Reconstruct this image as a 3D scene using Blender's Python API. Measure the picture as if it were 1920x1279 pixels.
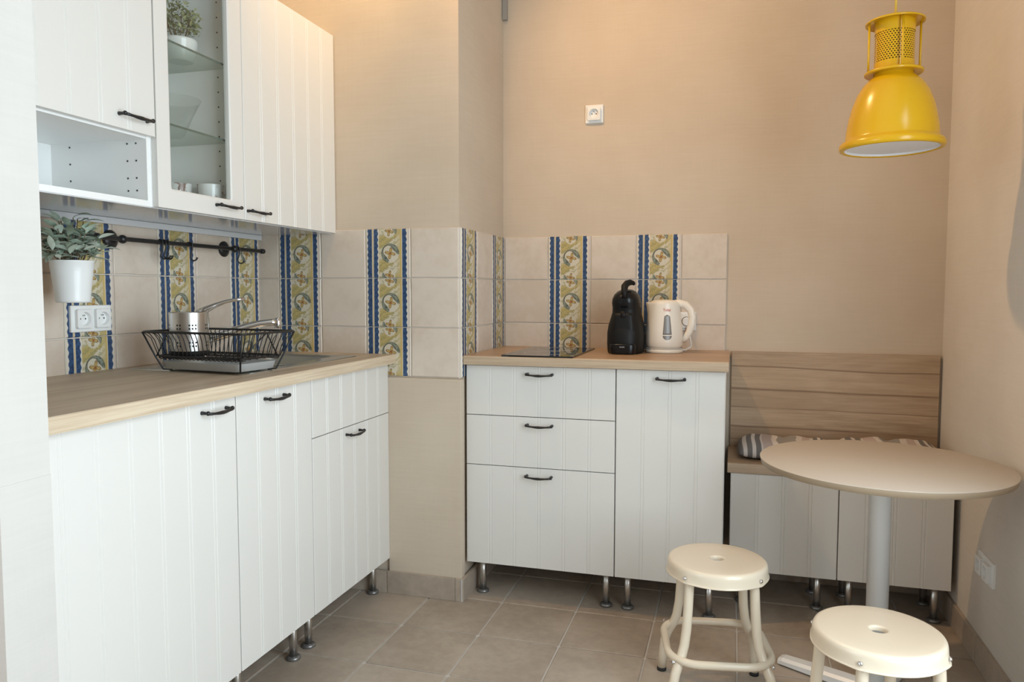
import bpy, bmesh, math, random
from mathutils import Vector, Matrix
R = random.Random(7)
for o in list(bpy.data.objects): bpy.data.objects.remove(o)
SC = bpy.context.scene
COL = SC.collection
PI = math.pi

# ------------------------------------------------------------------ camera
cam_d = bpy.data.cameras.new('camera'); cam = bpy.data.objects.new('camera', cam_d); COL.objects.link(cam)
cam_d.sensor_fit = 'HORIZONTAL'; cam_d.sensor_width = 36.0; cam_d.lens = 36.0 * 1417.44 / 1920.0
cam_d.clip_start = 0.02
yaw, pit, rol = -0.2851, -0.0646, 0.0009
f = Vector((math.sin(yaw) * math.cos(pit), math.cos(yaw) * math.cos(pit), math.sin(pit)))
r = Vector((math.cos(yaw), -math.sin(yaw), 0)); u = r.cross(f)
r2 = r * math.cos(rol) + u * math.sin(rol); u2 = u * math.cos(rol) - r * math.sin(rol)
M = Matrix((r2, u2, -f)).transposed().to_4x4(); M.translation = Vector((1.9338, -3.3644, 1.2289))
cam.matrix_world = M
SC.camera = cam
SC.cycles.transparent_max_bounces = 24

# ------------------------------------------------------------------ light
SC.view_settings.view_transform = 'Standard'; SC.view_settings.look = 'None'
SC.view_settings.exposure = 0.0; SC.view_settings.gamma = 1.0; SC.view_settings.use_curve_mapping = False
w = bpy.data.worlds.new('world'); SC.world = w; w.use_nodes = True
w.node_tree.nodes['Background'].inputs[0].default_value = (0.75, 0.87, 1, 1)
w.node_tree.nodes['Background'].inputs[1].default_value = 1.0

def area(name, loc, target, sx, sy, power, color):
    d = bpy.data.lights.new(name, 'AREA'); d.shape = 'RECTANGLE'; d.size = sx; d.size_y = sy; d.energy = power; d.color = color
    o = bpy.data.objects.new(name, d); COL.objects.link(o); o.location = loc
    o.rotation_euler = (Vector(target) - Vector(loc)).to_track_quat('-Z', 'Y').to_euler()
    return o
# daylight entering through the window in the right-hand wall, beside the camera
area('window_daylight', (2.80, -2.45, 1.35), (0.0, -2.45, 1.25), 1.5, 1.9, 66, (0.78, 0.915, 1.0))
# daylight from a second window in the left-hand wall, behind the partition
area('window_daylight_2', (-0.06, -3.45, 1.45), (2.7, -3.1, 1.2), 1.5, 1.7, 23, (0.93, 0.96, 0.97))
# warm ceiling spotlight over the middle of the kitchen
sp = bpy.data.lights.new('ceiling_spot', 'SPOT'); sp.energy = 74; sp.color = (1.0, 0.60, 0.27); sp.spot_size = math.radians(116); sp.spot_blend = 1.0
sp.shadow_soft_size = 0.04
spo = bpy.data.objects.new('ceiling_spot', sp); COL.objects.link(spo); spo.location = (0.91, -0.98, 3.0)
spo.rotation_euler = (Vector((2.4, -0.25, 1.5)) - Vector(spo.location)).to_track_quat('-Z', 'Y').to_euler()

# a second ceiling spot of the same fitting, turned into the corner above the wall cabinets
sp2 = bpy.data.lights.new('corner_spot', 'SPOT'); sp2.energy = 44; sp2.color = (1.0, 0.62, 0.24); sp2.spot_size = math.radians(98); sp2.spot_blend = 1.0; sp2.shadow_soft_size = 0.04
spo2 = bpy.data.objects.new('corner_spot', sp2); COL.objects.link(spo2); spo2.location = (0.88, -1.0, 3.0)
spo2.rotation_euler = (Vector((0.15, -0.586, 2.3)) - Vector(spo2.location)).to_track_quat('-Z', 'Y').to_euler()

# ------------------------------------------------------------------ node helpers
class X:
    """a tiny expression builder over shader math nodes"""
    nt = None
    def __init__(s, v): s.v = v
    @staticmethod
    def op(name, *a):
        n = X.nt.nodes.new('ShaderNodeMath'); n.operation = name
        for i, q in enumerate(a):
            q = q.v if isinstance(q, X) else q
            if isinstance(q, (int, float)): n.inputs[i].default_value = q
            else: X.nt.links.new(q, n.inputs[i])
        return X(n.outputs[0])
    def __add__(s, o): return X.op('ADD', s, o)
    __radd__ = __add__
    def __sub__(s, o): return X.op('SUBTRACT', s, o)
    def __rsub__(s, o): return X.op('SUBTRACT', o, s)
    def __mul__(s, o): return X.op('MULTIPLY', s, o)
    __rmul__ = __mul__
    def __truediv__(s, o): return X.op('DIVIDE', s, o)
def mx(a, b): return X.op('MAXIMUM', a, b)
def mn(a, b): return X.op('MINIMUM', a, b)
def step(x, edge, soft):            # 0 below edge, 1 above
    n = X.nt.nodes.new('ShaderNodeMapRange'); n.interpolation_type = 'SMOOTHSTEP'
    for i, q in ((0, x), (1, edge - soft if not isinstance(edge, X) else edge - soft), (2, edge + soft)):
        q = q.v if isinstance(q, X) else q
        if isinstance(q, (int, float)): n.inputs[i].default_value = q
        else: X.nt.links.new(q, n.inputs[i])
    return X(n.outputs[0])
def band(x, a, b, s=0.006): return step(x, a, s) * (1 - step(x, b, s))
def mixc(fac, a, b):
    n = X.nt.nodes.new('ShaderNodeMix'); n.data_type = 'RGBA'
    fac = fac.v if isinstance(fac, X) else fac
    if isinstance(fac, (int, float)): n.inputs[0].default_value = fac
    else: X.nt.links.new(fac, n.inputs[0])
    for k, c in ((6, a), (7, b)):
        if isinstance(c, tuple): n.inputs[k].default_value = (*c, 1)
        else: X.nt.links.new(c, n.inputs[k])
    return n.outputs[2]
def coords(kind='Object', scale=(1, 1, 1)):
    t = X.nt.nodes.new('ShaderNodeTexCoord'); m = X.nt.nodes.new('ShaderNodeMapping')
    m.inputs['Scale'].default_value = scale; X.nt.links.new(t.outputs[kind], m.inputs[0]); return m.outputs[0]
def noise(vec, scale, detail=3, rough=0.55, dist=0.0):
    n = X.nt.nodes.new('ShaderNodeTexNoise'); n.inputs['Scale'].default_value = scale
    n.inputs['Detail'].default_value = detail; n.inputs['Roughness'].default_value = rough; n.inputs['Distortion'].default_value = dist
    X.nt.links.new(vec, n.inputs['Vector']); return X(n.outputs['Fac'])
def world_coords(scale=(1, 1, 1)):
    g = X.nt.nodes.new('ShaderNodeNewGeometry'); m = X.nt.nodes.new('ShaderNodeMapping')
    m.inputs['Scale'].default_value = scale; X.nt.links.new(g.outputs['Position'], m.inputs[0]); return m.outputs[0]
def rand():
    return X(X.nt.nodes.new('ShaderNodeObjectInfo').outputs['Random'])
MATS = {}
def mat(name, color=(0.8, 0.8, 0.8), rough=0.5, metal=0.0, build=None, **kw):
    m = bpy.data.materials.new(name); m.use_nodes = True; X.nt = m.node_tree
    b = m.node_tree.nodes['Principled BSDF']
    b.inputs['Base Color'].default_value = (*color, 1); b.inputs['Roughness'].default_value = rough; b.inputs['Metallic'].default_value = metal
    for k, v in kw.items(): b.inputs[k.replace('_', ' ')].default_value = v
    if build: build(b)
    MATS[name] = m
    return m
def setc(b, out): X.nt.links.new(out, b.inputs['Base Color'])
def bump(b, h, strength=0.2, dist=0.002):
    n = X.nt.nodes.new('ShaderNodeBump'); n.inputs['Strength'].default_value = strength; n.inputs['Distance'].default_value = dist
    X.nt.links.new(h.v, n.inputs['Height']); X.nt.links.new(n.outputs[0], b.inputs['Normal'])

def plaster(b, c1=(0.55, 0.45, 0.345), c2=(0.62, 0.522, 0.412)):
    big = noise(world_coords((1, 1, 1)), 2.2, 4)
    st = noise(world_coords((3, 3, 60)), 2.0, 4, 0.6)
    st2 = noise(world_coords((60, 60, 3)), 2.0, 3, 0.6)
    k = step(big * 0.66 + st * 0.24 + st2 * 0.10, 0.5, 0.22)
    setc(b, mixc(k, c1, c2)); bump(b, st + st2 * 0.6, 0.14, 0.002)
mat('plaster', rough=0.8, build=plaster)
mat('plaster_pale', rough=0.8, build=lambda b: plaster(b, (0.62, 0.56, 0.49), (0.69, 0.63, 0.555)))
mat('partition_plaster', rough=0.8, build=lambda b: plaster(b, (0.56, 0.53, 0.49), (0.62, 0.59, 0.55)))
mat('conduit_grey', (0.33, 0.31, 0.28), 0.6)
mat('ceiling_white', (0.66, 0.64, 0.60), 0.9)
mat('rear_plaster', (0.42, 0.38, 0.33), 0.9)

def floor_tile(b):
    n1 = noise(world_coords(), 3.5, 4); n2 = noise(world_coords(), 26, 4, 0.65)
    k = step(n1 * 0.6 + n2 * 0.4 + (rand() - 0.5) * 0.14, 0.5, 0.2)
    setc(b, mixc(k, (0.325, 0.262, 0.205), (0.45, 0.375, 0.302))); bump(b, n2, 0.12, 0.002)
    b.inputs['Roughness'].default_value = 0.42
mat('floor_tile', build=floor_tile)
mat('floor_grout', (0.56, 0.53, 0.49), 0.9)
mat('wall_grout', (0.66, 0.61, 0.55), 0.9)
def white_tile(b):
    n1 = noise(world_coords(), 9, 4); n2 = noise(world_coords(), 40, 3)
    k = step(n1 * 0.7 + n2 * 0.3 + (rand() - 0.5) * 0.2, 0.5, 0.18)
    setc(b, mixc(k, (0.60, 0.50, 0.405), (0.68, 0.59, 0.50))); bump(b, n1, 0.15, 0.004)
mat('white_tile', rough=0.38, build=white_tile)

def decor(b):
    t = X.nt.nodes.new('ShaderNodeTexCoord'); s = X.nt.nodes.new('ShaderNodeSeparateXYZ'); X.nt.links.new(t.outputs['UV'], s.inputs[0])
    U, V = X(s.outputs[0]), X(s.outputs[1])
    nz = noise(coords('UV'), 14, 3); nf = noise(coords('UV'), 45, 3)
    wob = (nz - 0.5) * 0.02
    wav = X.op('SINE', V * (2 * PI * 8)) * 0.010 + wob * 0.6
    col = mixc(nz, (0.66, 0.60, 0.50), (0.74, 0.68, 0.58))
    # ochre scroll ground with cream sweeps
    ground = band(U, 0.30, 0.775)
    sweep = X.op('SINE', (V * 2.0 + U * -1.30 + nz * 0.28 + 0.1) * (2 * PI) * 1.0)
    fine = X.op('SINE', (V * 2.0 - U * 1.30 + nz * 0.5) * (2 * PI) * 4)
    g1 = mixc(step(sweep, 0.0, 0.35), (0.62, 0.56, 0.44), (0.46, 0.355, 0.13))
    g2 = mixc(step(fine, 0.30, 0.35) * 0.6, g1, (0.27, 0.25, 0.10))
    g2 = mixc(step(nf, 0.56, 0.08) * 0.5, g2, (0.62, 0.53, 0.30))
    g2 = mixc(step(U, 0.70, 0.03) * 0.5, g2, (0.55, 0.44, 0.22))
    col = mixc(ground, col, g2)
    for (cx, cy, rad, mid_, half, t1, a1, t2, a2) in ((0.555, 0.50, 0.200, 2.2, 2.3, 0.36, 0.75, 0.30, 3.85), (0.535, 0.045, 0.165, 3.9, 1.15, 0.1, 4.4, 0.34, 3.7), (0.535, 0.950, 0.165, 0.85, 1.25, 0.38, 0.65, 0.1, 2.0)):
        dx = U - cx + wob; dy = V - cy + wob
        d = X.op('SQRT', dx * dx + dy * dy); an = X.op('ARCTAN2', dy, dx)
        inside = 1 - step(d, rad, 0.010)
        arc = step(X.op('COSINE', an - mid_), math.cos(half), 0.10)
        p1 = X.op('POWER', mx(X.op('COSINE', an - a1), 0.0), 3.0); p2 = X.op('POWER', mx(X.op('COSINE', an - a2), 0.0), 3.0)
        th = rad * 0.10 + p1 * (rad * t1) + p2 * (rad * t2)
        inn = rad - th
        leaf = step(d - inn, 0.0, 0.006) * arc
        ol = mx(band(d, rad * 0.94, rad * 1.03, 0.006), band(d - inn, -0.008, 0.006, 0.004)) * arc
        c = mixc(step(nf, 0.5, 0.1) * 0.6, (0.66, 0.61, 0.50), (0.55, 0.48, 0.33))
        c = mixc(leaf, c, mixc(step(nz, 0.5, 0.12), (0.09, 0.11, 0.09), (0.28, 0.31, 0.24)))
        c = mixc(ol * 0.85, c, (0.07, 0.065, 0.04))
        fr = rad * 0.36 + X.op('COSINE', an * 4.0 + 0.8) * rad * 0.20
        dn = d + (nf - 0.5) * 0.02
        c = mixc(1 - step(dn, fr + 0.012, 0.008), c, (0.17, 0.11, 0.05))
        c = mixc(1 - step(dn, fr - 0.004, 0.008), c, mixc(step(nf, 0.5, 0.1), (0.40, 0.23, 0.06), (0.55, 0.42, 0.18)))
        c = mixc(1 - step(d, rad * 0.13, 0.01), c, (0.28, 0.11, 0.04))
        keep = inside if cy == 0.50 else inside * mx(arc, 1 - step(d, rad * 0.8, 0.02))
        col = mixc(keep * ground, col, c)
    blue = mixc(step(nz * 0.5 + nf * 0.5, 0.5, 0.12), (0.015, 0.036, 0.095), (0.048, 0.105, 0.22))
    col = mixc(mx(mx(band(U - wav, 0.045, 5.0) * (1 - step(U, 0.142, 0.004)), band(U, 0.182, 5.0) * (1 - step(U - wav, 0.275, 0.006))), band(U, 0.825, 5.0, 0.004) * (1 - step(U - wav, 0.92, 0.006))), col, blue)
    col = mixc(band(U, 0.152, 0.172, 0.004), col, (0.58, 0.43, 0.20))
    col = mixc(band(U, 0.775, 0.815, 0.004), col, (0.55, 0.38, 0.11))
    col = mixc(band(U, 0.80, 0.808, 0.003), col, (0.68, 0.58, 0.35))
    col = mixc(band(U + wob, 0.955, 0.985, 0.008) * 0.5, col, (0.56, 0.42, 0.40))
    setc(b, col)
mat('decor_tile', rough=0.38, build=decor)

mat('cabinet_white', (0.73, 0.71, 0.668), 0.32)
mat('carcass_white', (0.86, 0.86, 0.84), 0.4)
mat('carcass_gloss', (0.62, 0.63, 0.64), 0.12)
mat('hole_shade_black', (0.02, 0.018, 0.016), 0.8)  # painted shade for the inside of the cutlery holder
mat('black_metal', (0.012, 0.012, 0.013), 0.38)
mat('steel', (0.62, 0.61, 0.59), 0.28, 1.0)
mat('foot_metal', (0.24, 0.235, 0.23), 0.35, 0.7)
mat('sink_steel', (0.55, 0.55, 0.53), 0.3, 1.0)
mat('chrome', (0.75, 0.75, 0.76), 0.08, 1.0)
mat('tray_metal', (0.66, 0.68, 0.67), 0.35, 0.1)
mat('black_plastic', (0.006, 0.006, 0.007), 0.25, Specular_IOR_Level=0.3)
mat('black_matte', (0.007, 0.007, 0.007), 0.5, Specular_IOR_Level=0.25)
mat('hob_glass', (0.012, 0.011, 0.010), 0.04)
mat('kettle_white', (0.80, 0.73, 0.63), 0.3)
mat('white_plastic', (0.82, 0.82, 0.80), 0.35)
mat('socket_dark', (0.05, 0.05, 0.05), 0.6)
mat('gauge_grey', (0.22, 0.21, 0.20), 0.25)
mat('red_print', (0.60, 0.10, 0.05), 0.5)
mat('grey_print', (0.55, 0.54, 0.53), 0.5)
mat('cream_metal', (0.72, 0.62, 0.48), 0.22)
mat('white_metal', (0.80, 0.80, 0.78), 0.3)
mat('table_edge', (0.34, 0.26, 0.175), 0.5)
mat('table_white', (0.55, 0.485, 0.41), 0.45)
mat('yellow_metal', (0.66, 0.37, 0.006), 0.24)
mat('hole_shade_brown', (0.16, 0.085, 0.015), 0.6)  # darkened yellow-brown, painted shade behind the pendant sleeve's holes
mat('yellow_cord', (0.80, 0.58, 0.10), 0.6)
mat('lamp_diffuser', (0.78, 0.78, 0.80), 0.5)
mat('rubber', (0.02, 0.02, 0.02), 0.8)
mat('pot_white', (0.80, 0.81, 0.80), 0.3)
mat('ceramic', (0.80, 0.80, 0.78), 0.15)
mat('soil', (0.07, 0.05, 0.035), 0.95)
mat('window_white', (0.8, 0.8, 0.8), 0.4)
def glass_mat(name, tint, mixf):
    m = mat(name, tint, 0.03); nt = m.node_tree; b = nt.nodes['Principled BSDF']; out = nt.nodes['Material Output']
    tr = nt.nodes.new('ShaderNodeBsdfTransparent'); tr.inputs[0].default_value = (*tint, 1)
    gl = nt.nodes.new('ShaderNodeBsdfGlossy'); gl.inputs['Roughness'].default_value = 0.02
    fr = nt.nodes.new('ShaderNodeLayerWeight'); fr.inputs['Blend'].default_value = 0.5
    pw = nt.nodes.new('ShaderNodeMath'); pw.operation = 'POWER'; pw.inputs[1].default_value = 4.0; nt.links.new(fr.outputs['Facing'], pw.inputs[0])
    mm = nt.nodes.new('ShaderNodeMath'); mm.operation = 'MULTIPLY_ADD'; mm.inputs[1].default_value = 0.6; mm.inputs[2].default_value = mixf + 0.02
    mix = nt.nodes.new('ShaderNodeMixShader')
    nt.links.new(pw.outputs[0], mm.inputs[0]); nt.links.new(mm.outputs[0], mix.inputs[0]); nt.links.new(tr.outputs[0], mix.inputs[1]); nt.links.new(gl.outputs[0], mix.inputs[2]); nt.links.new(mix.outputs[0], out.inputs[0])
glass_mat('door_glass', (0.97, 0.98, 0.97), 0.0)
glass_mat('shelf_glass', (0.86, 0.90, 0.87), 0.02)
glass_mat('bowl_glass', (0.975, 0.98, 0.975), 0.01)
mat('glass_edge', (0.10, 0.14, 0.12), 0.15)

def leaf(b):
    n = noise(coords('Object'), 60, 2)
    k = n * 0.5 + rand() * 0.7
    setc(b, mixc(step(k, 0.6, 0.4), (0.29, 0.37, 0.28), (0.64, 0.72, 0.62)))
mat('sage_leaf', rough=0.7, build=leaf)
def leaf2(b):
    g = X.nt.nodes.new('ShaderNodeNewGeometry')
    setc(b, mixc(X(g.outputs['Random Per Island']), (0.10, 0.13, 0.05), (0.36, 0.37, 0.20)))
mat('grey_leaf', rough=0.7, build=leaf2)
mat('stem_brown', (0.16, 0.12, 0.07), 0.8)

def oak(axis, light=1.0, cols=((0.36, 0.22, 0.125), (0.50, 0.335, 0.205))):
    sc = [14, 14, 14]; sc[axis] = 0.7
    sf = [110, 110, 110]; sf[axis] = 2.5
    def bl(b):
        n1 = noise(world_coords(tuple(sc)), 1.5, 3, 0.5, 0.4); n2 = noise(world_coords(tuple(sf)), 1.2, 3, 0.6)
        k = step(n1 * 0.6 + n2 * 0.4, 0.5, 0.16)
        c1 = tuple(q * light for q in cols[0]); c2 = tuple(q * light for q in cols[1])
        setc(b, mixc(k, c1, c2)); bump(b, n2, 0.05, 0.001)
    return bl
mat('oak_x', rough=0.36, build=oak(0)); mat('oak_y_sheen', rough=0.5, build=oak(1, 1.0, ((0.44, 0.335, 0.235), (0.56, 0.45, 0.335))))  # left worktop oak is paler and greyer: its sheen put into the colour
def edge_oak(axis, cols=((0.55, 0.43, 0.30), (0.68, 0.57, 0.42))):
    sf = [120, 120, 120]; sf[axis] = 4
    def bl(b):
        n2 = noise(world_coords(tuple(sf)), 1.0, 3, 0.6)
        setc(b, mixc(step(n2, 0.5, 0.2), *cols))
    return bl
mat('edge_x', rough=0.4, build=edge_oak(0, ((0.44, 0.325, 0.22), (0.53, 0.41, 0.29)))); mat('edge_y', rough=0.4, build=edge_oak(1))
def rustic(b):
    wv = world_coords((1.6, 9, 9)); n0 = noise(world_coords((1.1, 3.2, 3.2)), 1.0, 2)
    n1 = noise(wv, 1.6, 4, 0.55, 0.9); n2 = noise(world_coords((5, 120, 120)), 1.1, 3, 0.65)
    g = X.nt.nodes.new('ShaderNodeNewGeometry'); s = X.nt.nodes.new('ShaderNodeSeparateXYZ'); X.nt.links.new(g.outputs['Position'], s.inputs[0])
    z = X(s.outputs[2]); x = X(s.outputs[0])
    wz = z + (n0 - 0.5) * 0.05 + (x - 2.3) * 0.02
    crack = None
    for zc, wd in ((0.915, 0.0028), (0.822, 0.004), (0.742, 0.002), (0.655, 0.0035), (0.60, 0.002)):
        c_ = (1 - step(X.op('ABSOLUTE', wz - zc), wd, wd * 0.9)) * step(n1, 0.36, 0.12); crack = c_ if crack is None else mx(crack, c_)
    plank = mx(mx(band(wz, 0.742, 0.822, 0.004) * 0.45, band(wz, 0.915, 1.2, 0.004) * 0.35), 1 - step(wz, 0.655, 0.004))
    k = step(n1 * 0.55 + n2 * 0.45, 0.5, 0.16)
    c = mixc(k, (0.33, 0.22, 0.13), (0.52, 0.38, 0.25))
    c = mixc(step(n0, 0.52, 0.15) * 0.5, c, (0.50, 0.37, 0.25))
    c = mixc(plank * 0.35, c, (0.27, 0.16, 0.09))
    c = mixc(crack * 0.8, c, (0.19, 0.11, 0.06))
    v = X.nt.nodes.new('ShaderNodeTexVoronoi'); v.inputs['Scale'].default_value = 1.0; X.nt.links.new(world_coords((4.2, 8, 8)), v.inputs['Vector'])
    kn = 1 - step(X(v.outputs['Distance']), 0.10, 0.06)
    c = mixc(kn * 0.7, c, (0.14, 0.08, 0.04))
    setc(b, c); bump(b, n2, 0.08, 0.001)
mat('rustic_oak', rough=0.5, build=rustic)

def stripes(b):
    t = X.nt.nodes.new('ShaderNodeTexCoord'); s = X.nt.nodes.new('ShaderNodeSeparateXYZ'); X.nt.links.new(t.outputs['UV'], s.inputs[0])
    u = X(s.outputs[0]); nf = noise(coords('UV', (60, 60, 60)), 8, 2)
    rp = X.nt.nodes.new('ShaderNodeValToRGB'); rp.color_ramp.interpolation = 'CONSTANT'; X.nt.links.new(u.v, rp.inputs[0])
    W = (0.66, 0.60, 0.55); D = (0.13, 0.12, 0.115); G = (0.30, 0.28, 0.25); P = (0.50, 0.39, 0.35)
    seq = [(0, D), (0.05, W), (0.09, D), (0.145, W), (0.185, D), (0.24, W), (0.26, P), (0.36, W), (0.42, G), (0.57, G), (0.62, W), (0.68, P), (0.76, W), (0.80, D), (0.84, W), (0.875, D), (0.91, W), (0.95, D)]
    els = rp.color_ramp.elements
    els[0].position = 0; els[0].color = (*seq[0][1], 1); els[1].position = seq[1][0]; els[1].color = (*seq[1][1], 1)
    for p_, c_ in seq[2:]:
        e = els.new(p_); e.color = (*c_, 1)
    setc(b, mixc(nf * 0.35, rp.outputs[0], (0.3, 0.27, 0.25)))
mat('striped_fabric', rough=0.95, build=stripes)
def cupmat(b):
    n = noise(coords('Object', (1, 1, 1)), 38, 3, 0.6); n2 = noise(coords('Object'), 11, 2)
    setc(b, mixc(step(n, 0.54, 0.03) * step(n2, 0.48, 0.05), (0.80, 0.80, 0.78), (0.28, 0.19, 0.17)))
mat('cup_print', rough=0.15, build=cupmat)

# ------------------------------------------------------------------ mesh helpers
class MB:
    def __init__(s): s.b = bmesh.new(); s.uv = s.b.loops.layers.uv.new('UVMap'); s.mi = 0
    def face(s, vs, sm=False, uvs=None):
        try: fc = s.b.faces.new(vs)
        except ValueError: return None
        fc.smooth = sm; fc.material_index = s.mi
        if uvs:
            for l, q in zip(fc.loops, uvs): l[s.uv].uv = q
        return fc
    def box(s, x0, x1, y0, y1, z0, z1, bev=0.0):
        v = [s.b.verts.new(p) for p in ((x0, y0, z0), (x1, y0, z0), (x1, y1, z0), (x0, y1, z0), (x0, y0, z1), (x1, y0, z1), (x1, y1, z1), (x0, y1, z1))]
        fs = [s.face([v[i] for i in q]) for q in ((3, 2, 1, 0), (4, 5, 6, 7), (0, 1, 5, 4), (1, 2, 6, 5), (2, 3, 7, 6), (3, 0, 4, 7))]
        if bev:
            es = list({e for fc in fs for e in fc.edges})
            bmesh.ops.bevel(s.b, geom=es, offset=bev, segments=2, profile=0.7, affect='EDGES', material=-1)
        return s
    def loops(s, rings, cap0=True, cap1=True, sm=True, closed=True):
        L = [[s.b.verts.new(p) for p in ring] for ring in rings]
        n = len(L[0])
        for a, c in zip(L, L[1:]):
            for i in range(n if closed else n - 1):
                j = (i + 1) % n; s.face([a[i], a[j], c[j], c[i]], sm)
        if cap0: s.face(list(reversed(L[0])))
        if cap1: s.face(L[-1])
        return L
    def lathe(s, prof, cx=0, cy=0, n=32, cap0=True, cap1=True, axis='z', sm=True):
        rings = []
        for (rr, z) in prof:
            ring = []
            for i in range(n):
                a = 2 * PI * i / n; c_, s_ = math.cos(a) * rr, math.sin(a) * rr
                ring.append((cx + c_, cy + s_, z) if axis == 'z' else ((cx + c_, z, cy - s_) if axis == 'y' else (z, cx + c_, cy + s_)))
            rings.append(ring)
        s.loops(rings, cap0, cap1, sm); return s
    def cyl(s, cx, cy, z0, z1, rr, n=20, bev=0.0):
        p = [(rr - bev, z0), (rr, z0 + bev), (rr, z1 - bev), (rr - bev, z1)] if bev else [(rr, z0), (rr, z1)]
        return s.lathe(p, cx, cy, n)
    def tube(s, pts, rad, n=10, closed=False, sm=True, flat=1.0):
        P = [Vector(p) for p in pts]; m = len(P); rd = rad if isinstance(rad, (list, tuple)) else [rad] * m
        rings = []; nrm = None
        for i in range(m):
            if closed: t = P[(i + 1) % m] - P[i - 1]
            else: t = P[min(i + 1, m - 1)] - P[max(i - 1, 0)]
            t.normalize()
            if nrm is None:
                nrm = t.orthogonal().normalized() if abs(t.z) > 0.9 else Vector((0, 0, 1)).cross(t).normalized()
            nrm = (nrm - t * nrm.dot(t)).normalized(); bn = t.cross(nrm)
            rings.append([tuple(P[i] + nrm * math.cos(2 * PI * k / n) * rd[i] + bn * math.sin(2 * PI * k / n) * rd[i] * flat) for k in range(n)])
        if closed:
            rings.append(rings[0]); L = s.loops(rings, False, False, sm)
            bmesh.ops.remove_doubles(s.b, verts=s.b.verts[:], dist=1e-6)
        else: s.loops(rings, True, True, sm)
        return s
    def sphere(s, c, rx, ry=None, rz=None, n=16):
        ry = ry or rx; rz = rz or rx; m = n // 2
        s.loops([[(c[0] + rx * math.sin(PI * j / m) * math.cos(2 * PI * i / n), c[1] + ry * math.sin(PI * j / m) * math.sin(2 * PI * i / n), c[2] - rz * math.cos(PI * j / m)) for i in range(n)] for j in [0.08] + list(range(1, m)) + [m - 0.08]], True, True)
        return s
    def prism(s, poly, y0, y1, sm=False):      # poly in (x, z), extruded along y
        a = [s.b.verts.new((p[0], y0, p[1])) for p in poly]; c = [s.b.verts.new((p[0], y1, p[1])) for p in poly]; n = len(poly)
        s.face(a); s.face(list(reversed(c)))
        for i in range(n): j = (i + 1) % n; s.face([a[j], a[i], c[i], c[j]], sm)
        return s
    def m(s, i): s.mi = i; return s
    def xf(s, mtx): bmesh.ops.transform(s.b, matrix=mtx, verts=s.b.verts[:]); return s
    def build(s, name, mats, parent=None, loc=None, rotz=0.0, autosmooth=False, recalc=True):
        if recalc: bmesh.ops.recalc_face_normals(s.b, faces=s.b.faces[:])
        me = bpy.data.meshes.new(name); s.b.to_mesh(me); s.b.free()
        for q in ([mats] if isinstance(mats, str) else mats): me.materials.append(MATS[q])
        return link(name, me, parent, loc, rotz)
def link(name, me, parent=None, loc=None, rotz=0.0):
    o = bpy.data.objects.new(name, me); COL.objects.link(o)
    if parent: o.parent = parent
    if loc: o.location = loc
    if rotz: o.rotation_euler = (0, 0, rotz)
    return o
def tag(o, label, cat, group=None, kind=None):
    o['label'] = label; o['category'] = cat
    if group: o['group'] = group
    if kind: o['kind'] = kind
    return o
def thing(name, label, cat, loc=(0, 0, 0), rotz=0.0, group=None):
    o = bpy.data.objects.new(name, None); COL.objects.link(o); o.location = loc; o.rotation_euler = (0, 0, rotz); o.empty_display_size = 0.05
    return tag(o, label, cat, group)
def struct(o, label=None):
    o['kind'] = 'structure'
    if label: o['label'] = label
    return o
def rrect(cx, cy, hx, hy, rr, n=6):
    pts = []
    for (sx, sy, a0) in ((1, 1, 0), (-1, 1, PI / 2), (-1, -1, PI), (1, -1, 1.5 * PI)):
        for k in range(n): 
            a = a0 + (PI / 2) * k / (n - 1); pts.append((cx + sx * (hx - rr) + rr * math.cos(a), cy + sy * (hy - rr) + rr * math.sin(a)))
    return pts
def selip(cx, cy, rx, ry, e=2.0, n=32, rot=0.0):
    out = []
    for i in range(n):
        a = 2 * PI * i / n; c_, s_ = math.cos(a), math.sin(a)
        x = rx * math.copysign(abs(c_) ** (2 / e), c_); y = ry * math.copysign(abs(s_) ** (2 / e), s_)
        out.append((cx + x * math.cos(rot) - y * math.sin(rot), cy + x * math.sin(rot) + y * math.cos(rot)))
    return out
def text(body, size, name, m, parent, loc, rot, ext=0.0004):
    cu = bpy.data.curves.new('t', 'FONT'); cu.body = body; cu.size = size; cu.extrude = ext; cu.align_x = 'CENTER'; cu.resolution_u = 3
    t = bpy.data.objects.new('t', cu); COL.objects.link(t); bpy.context.view_layer.update()
    me = bpy.data.meshes.new_from_object(t.evaluated_get(bpy.context.evaluated_depsgraph_get())); bpy.data.objects.remove(t)
    me.materials.clear(); me.materials.append(MATS[m]); o = link(name, me, parent, loc); o.rotation_euler = rot; return o

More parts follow.
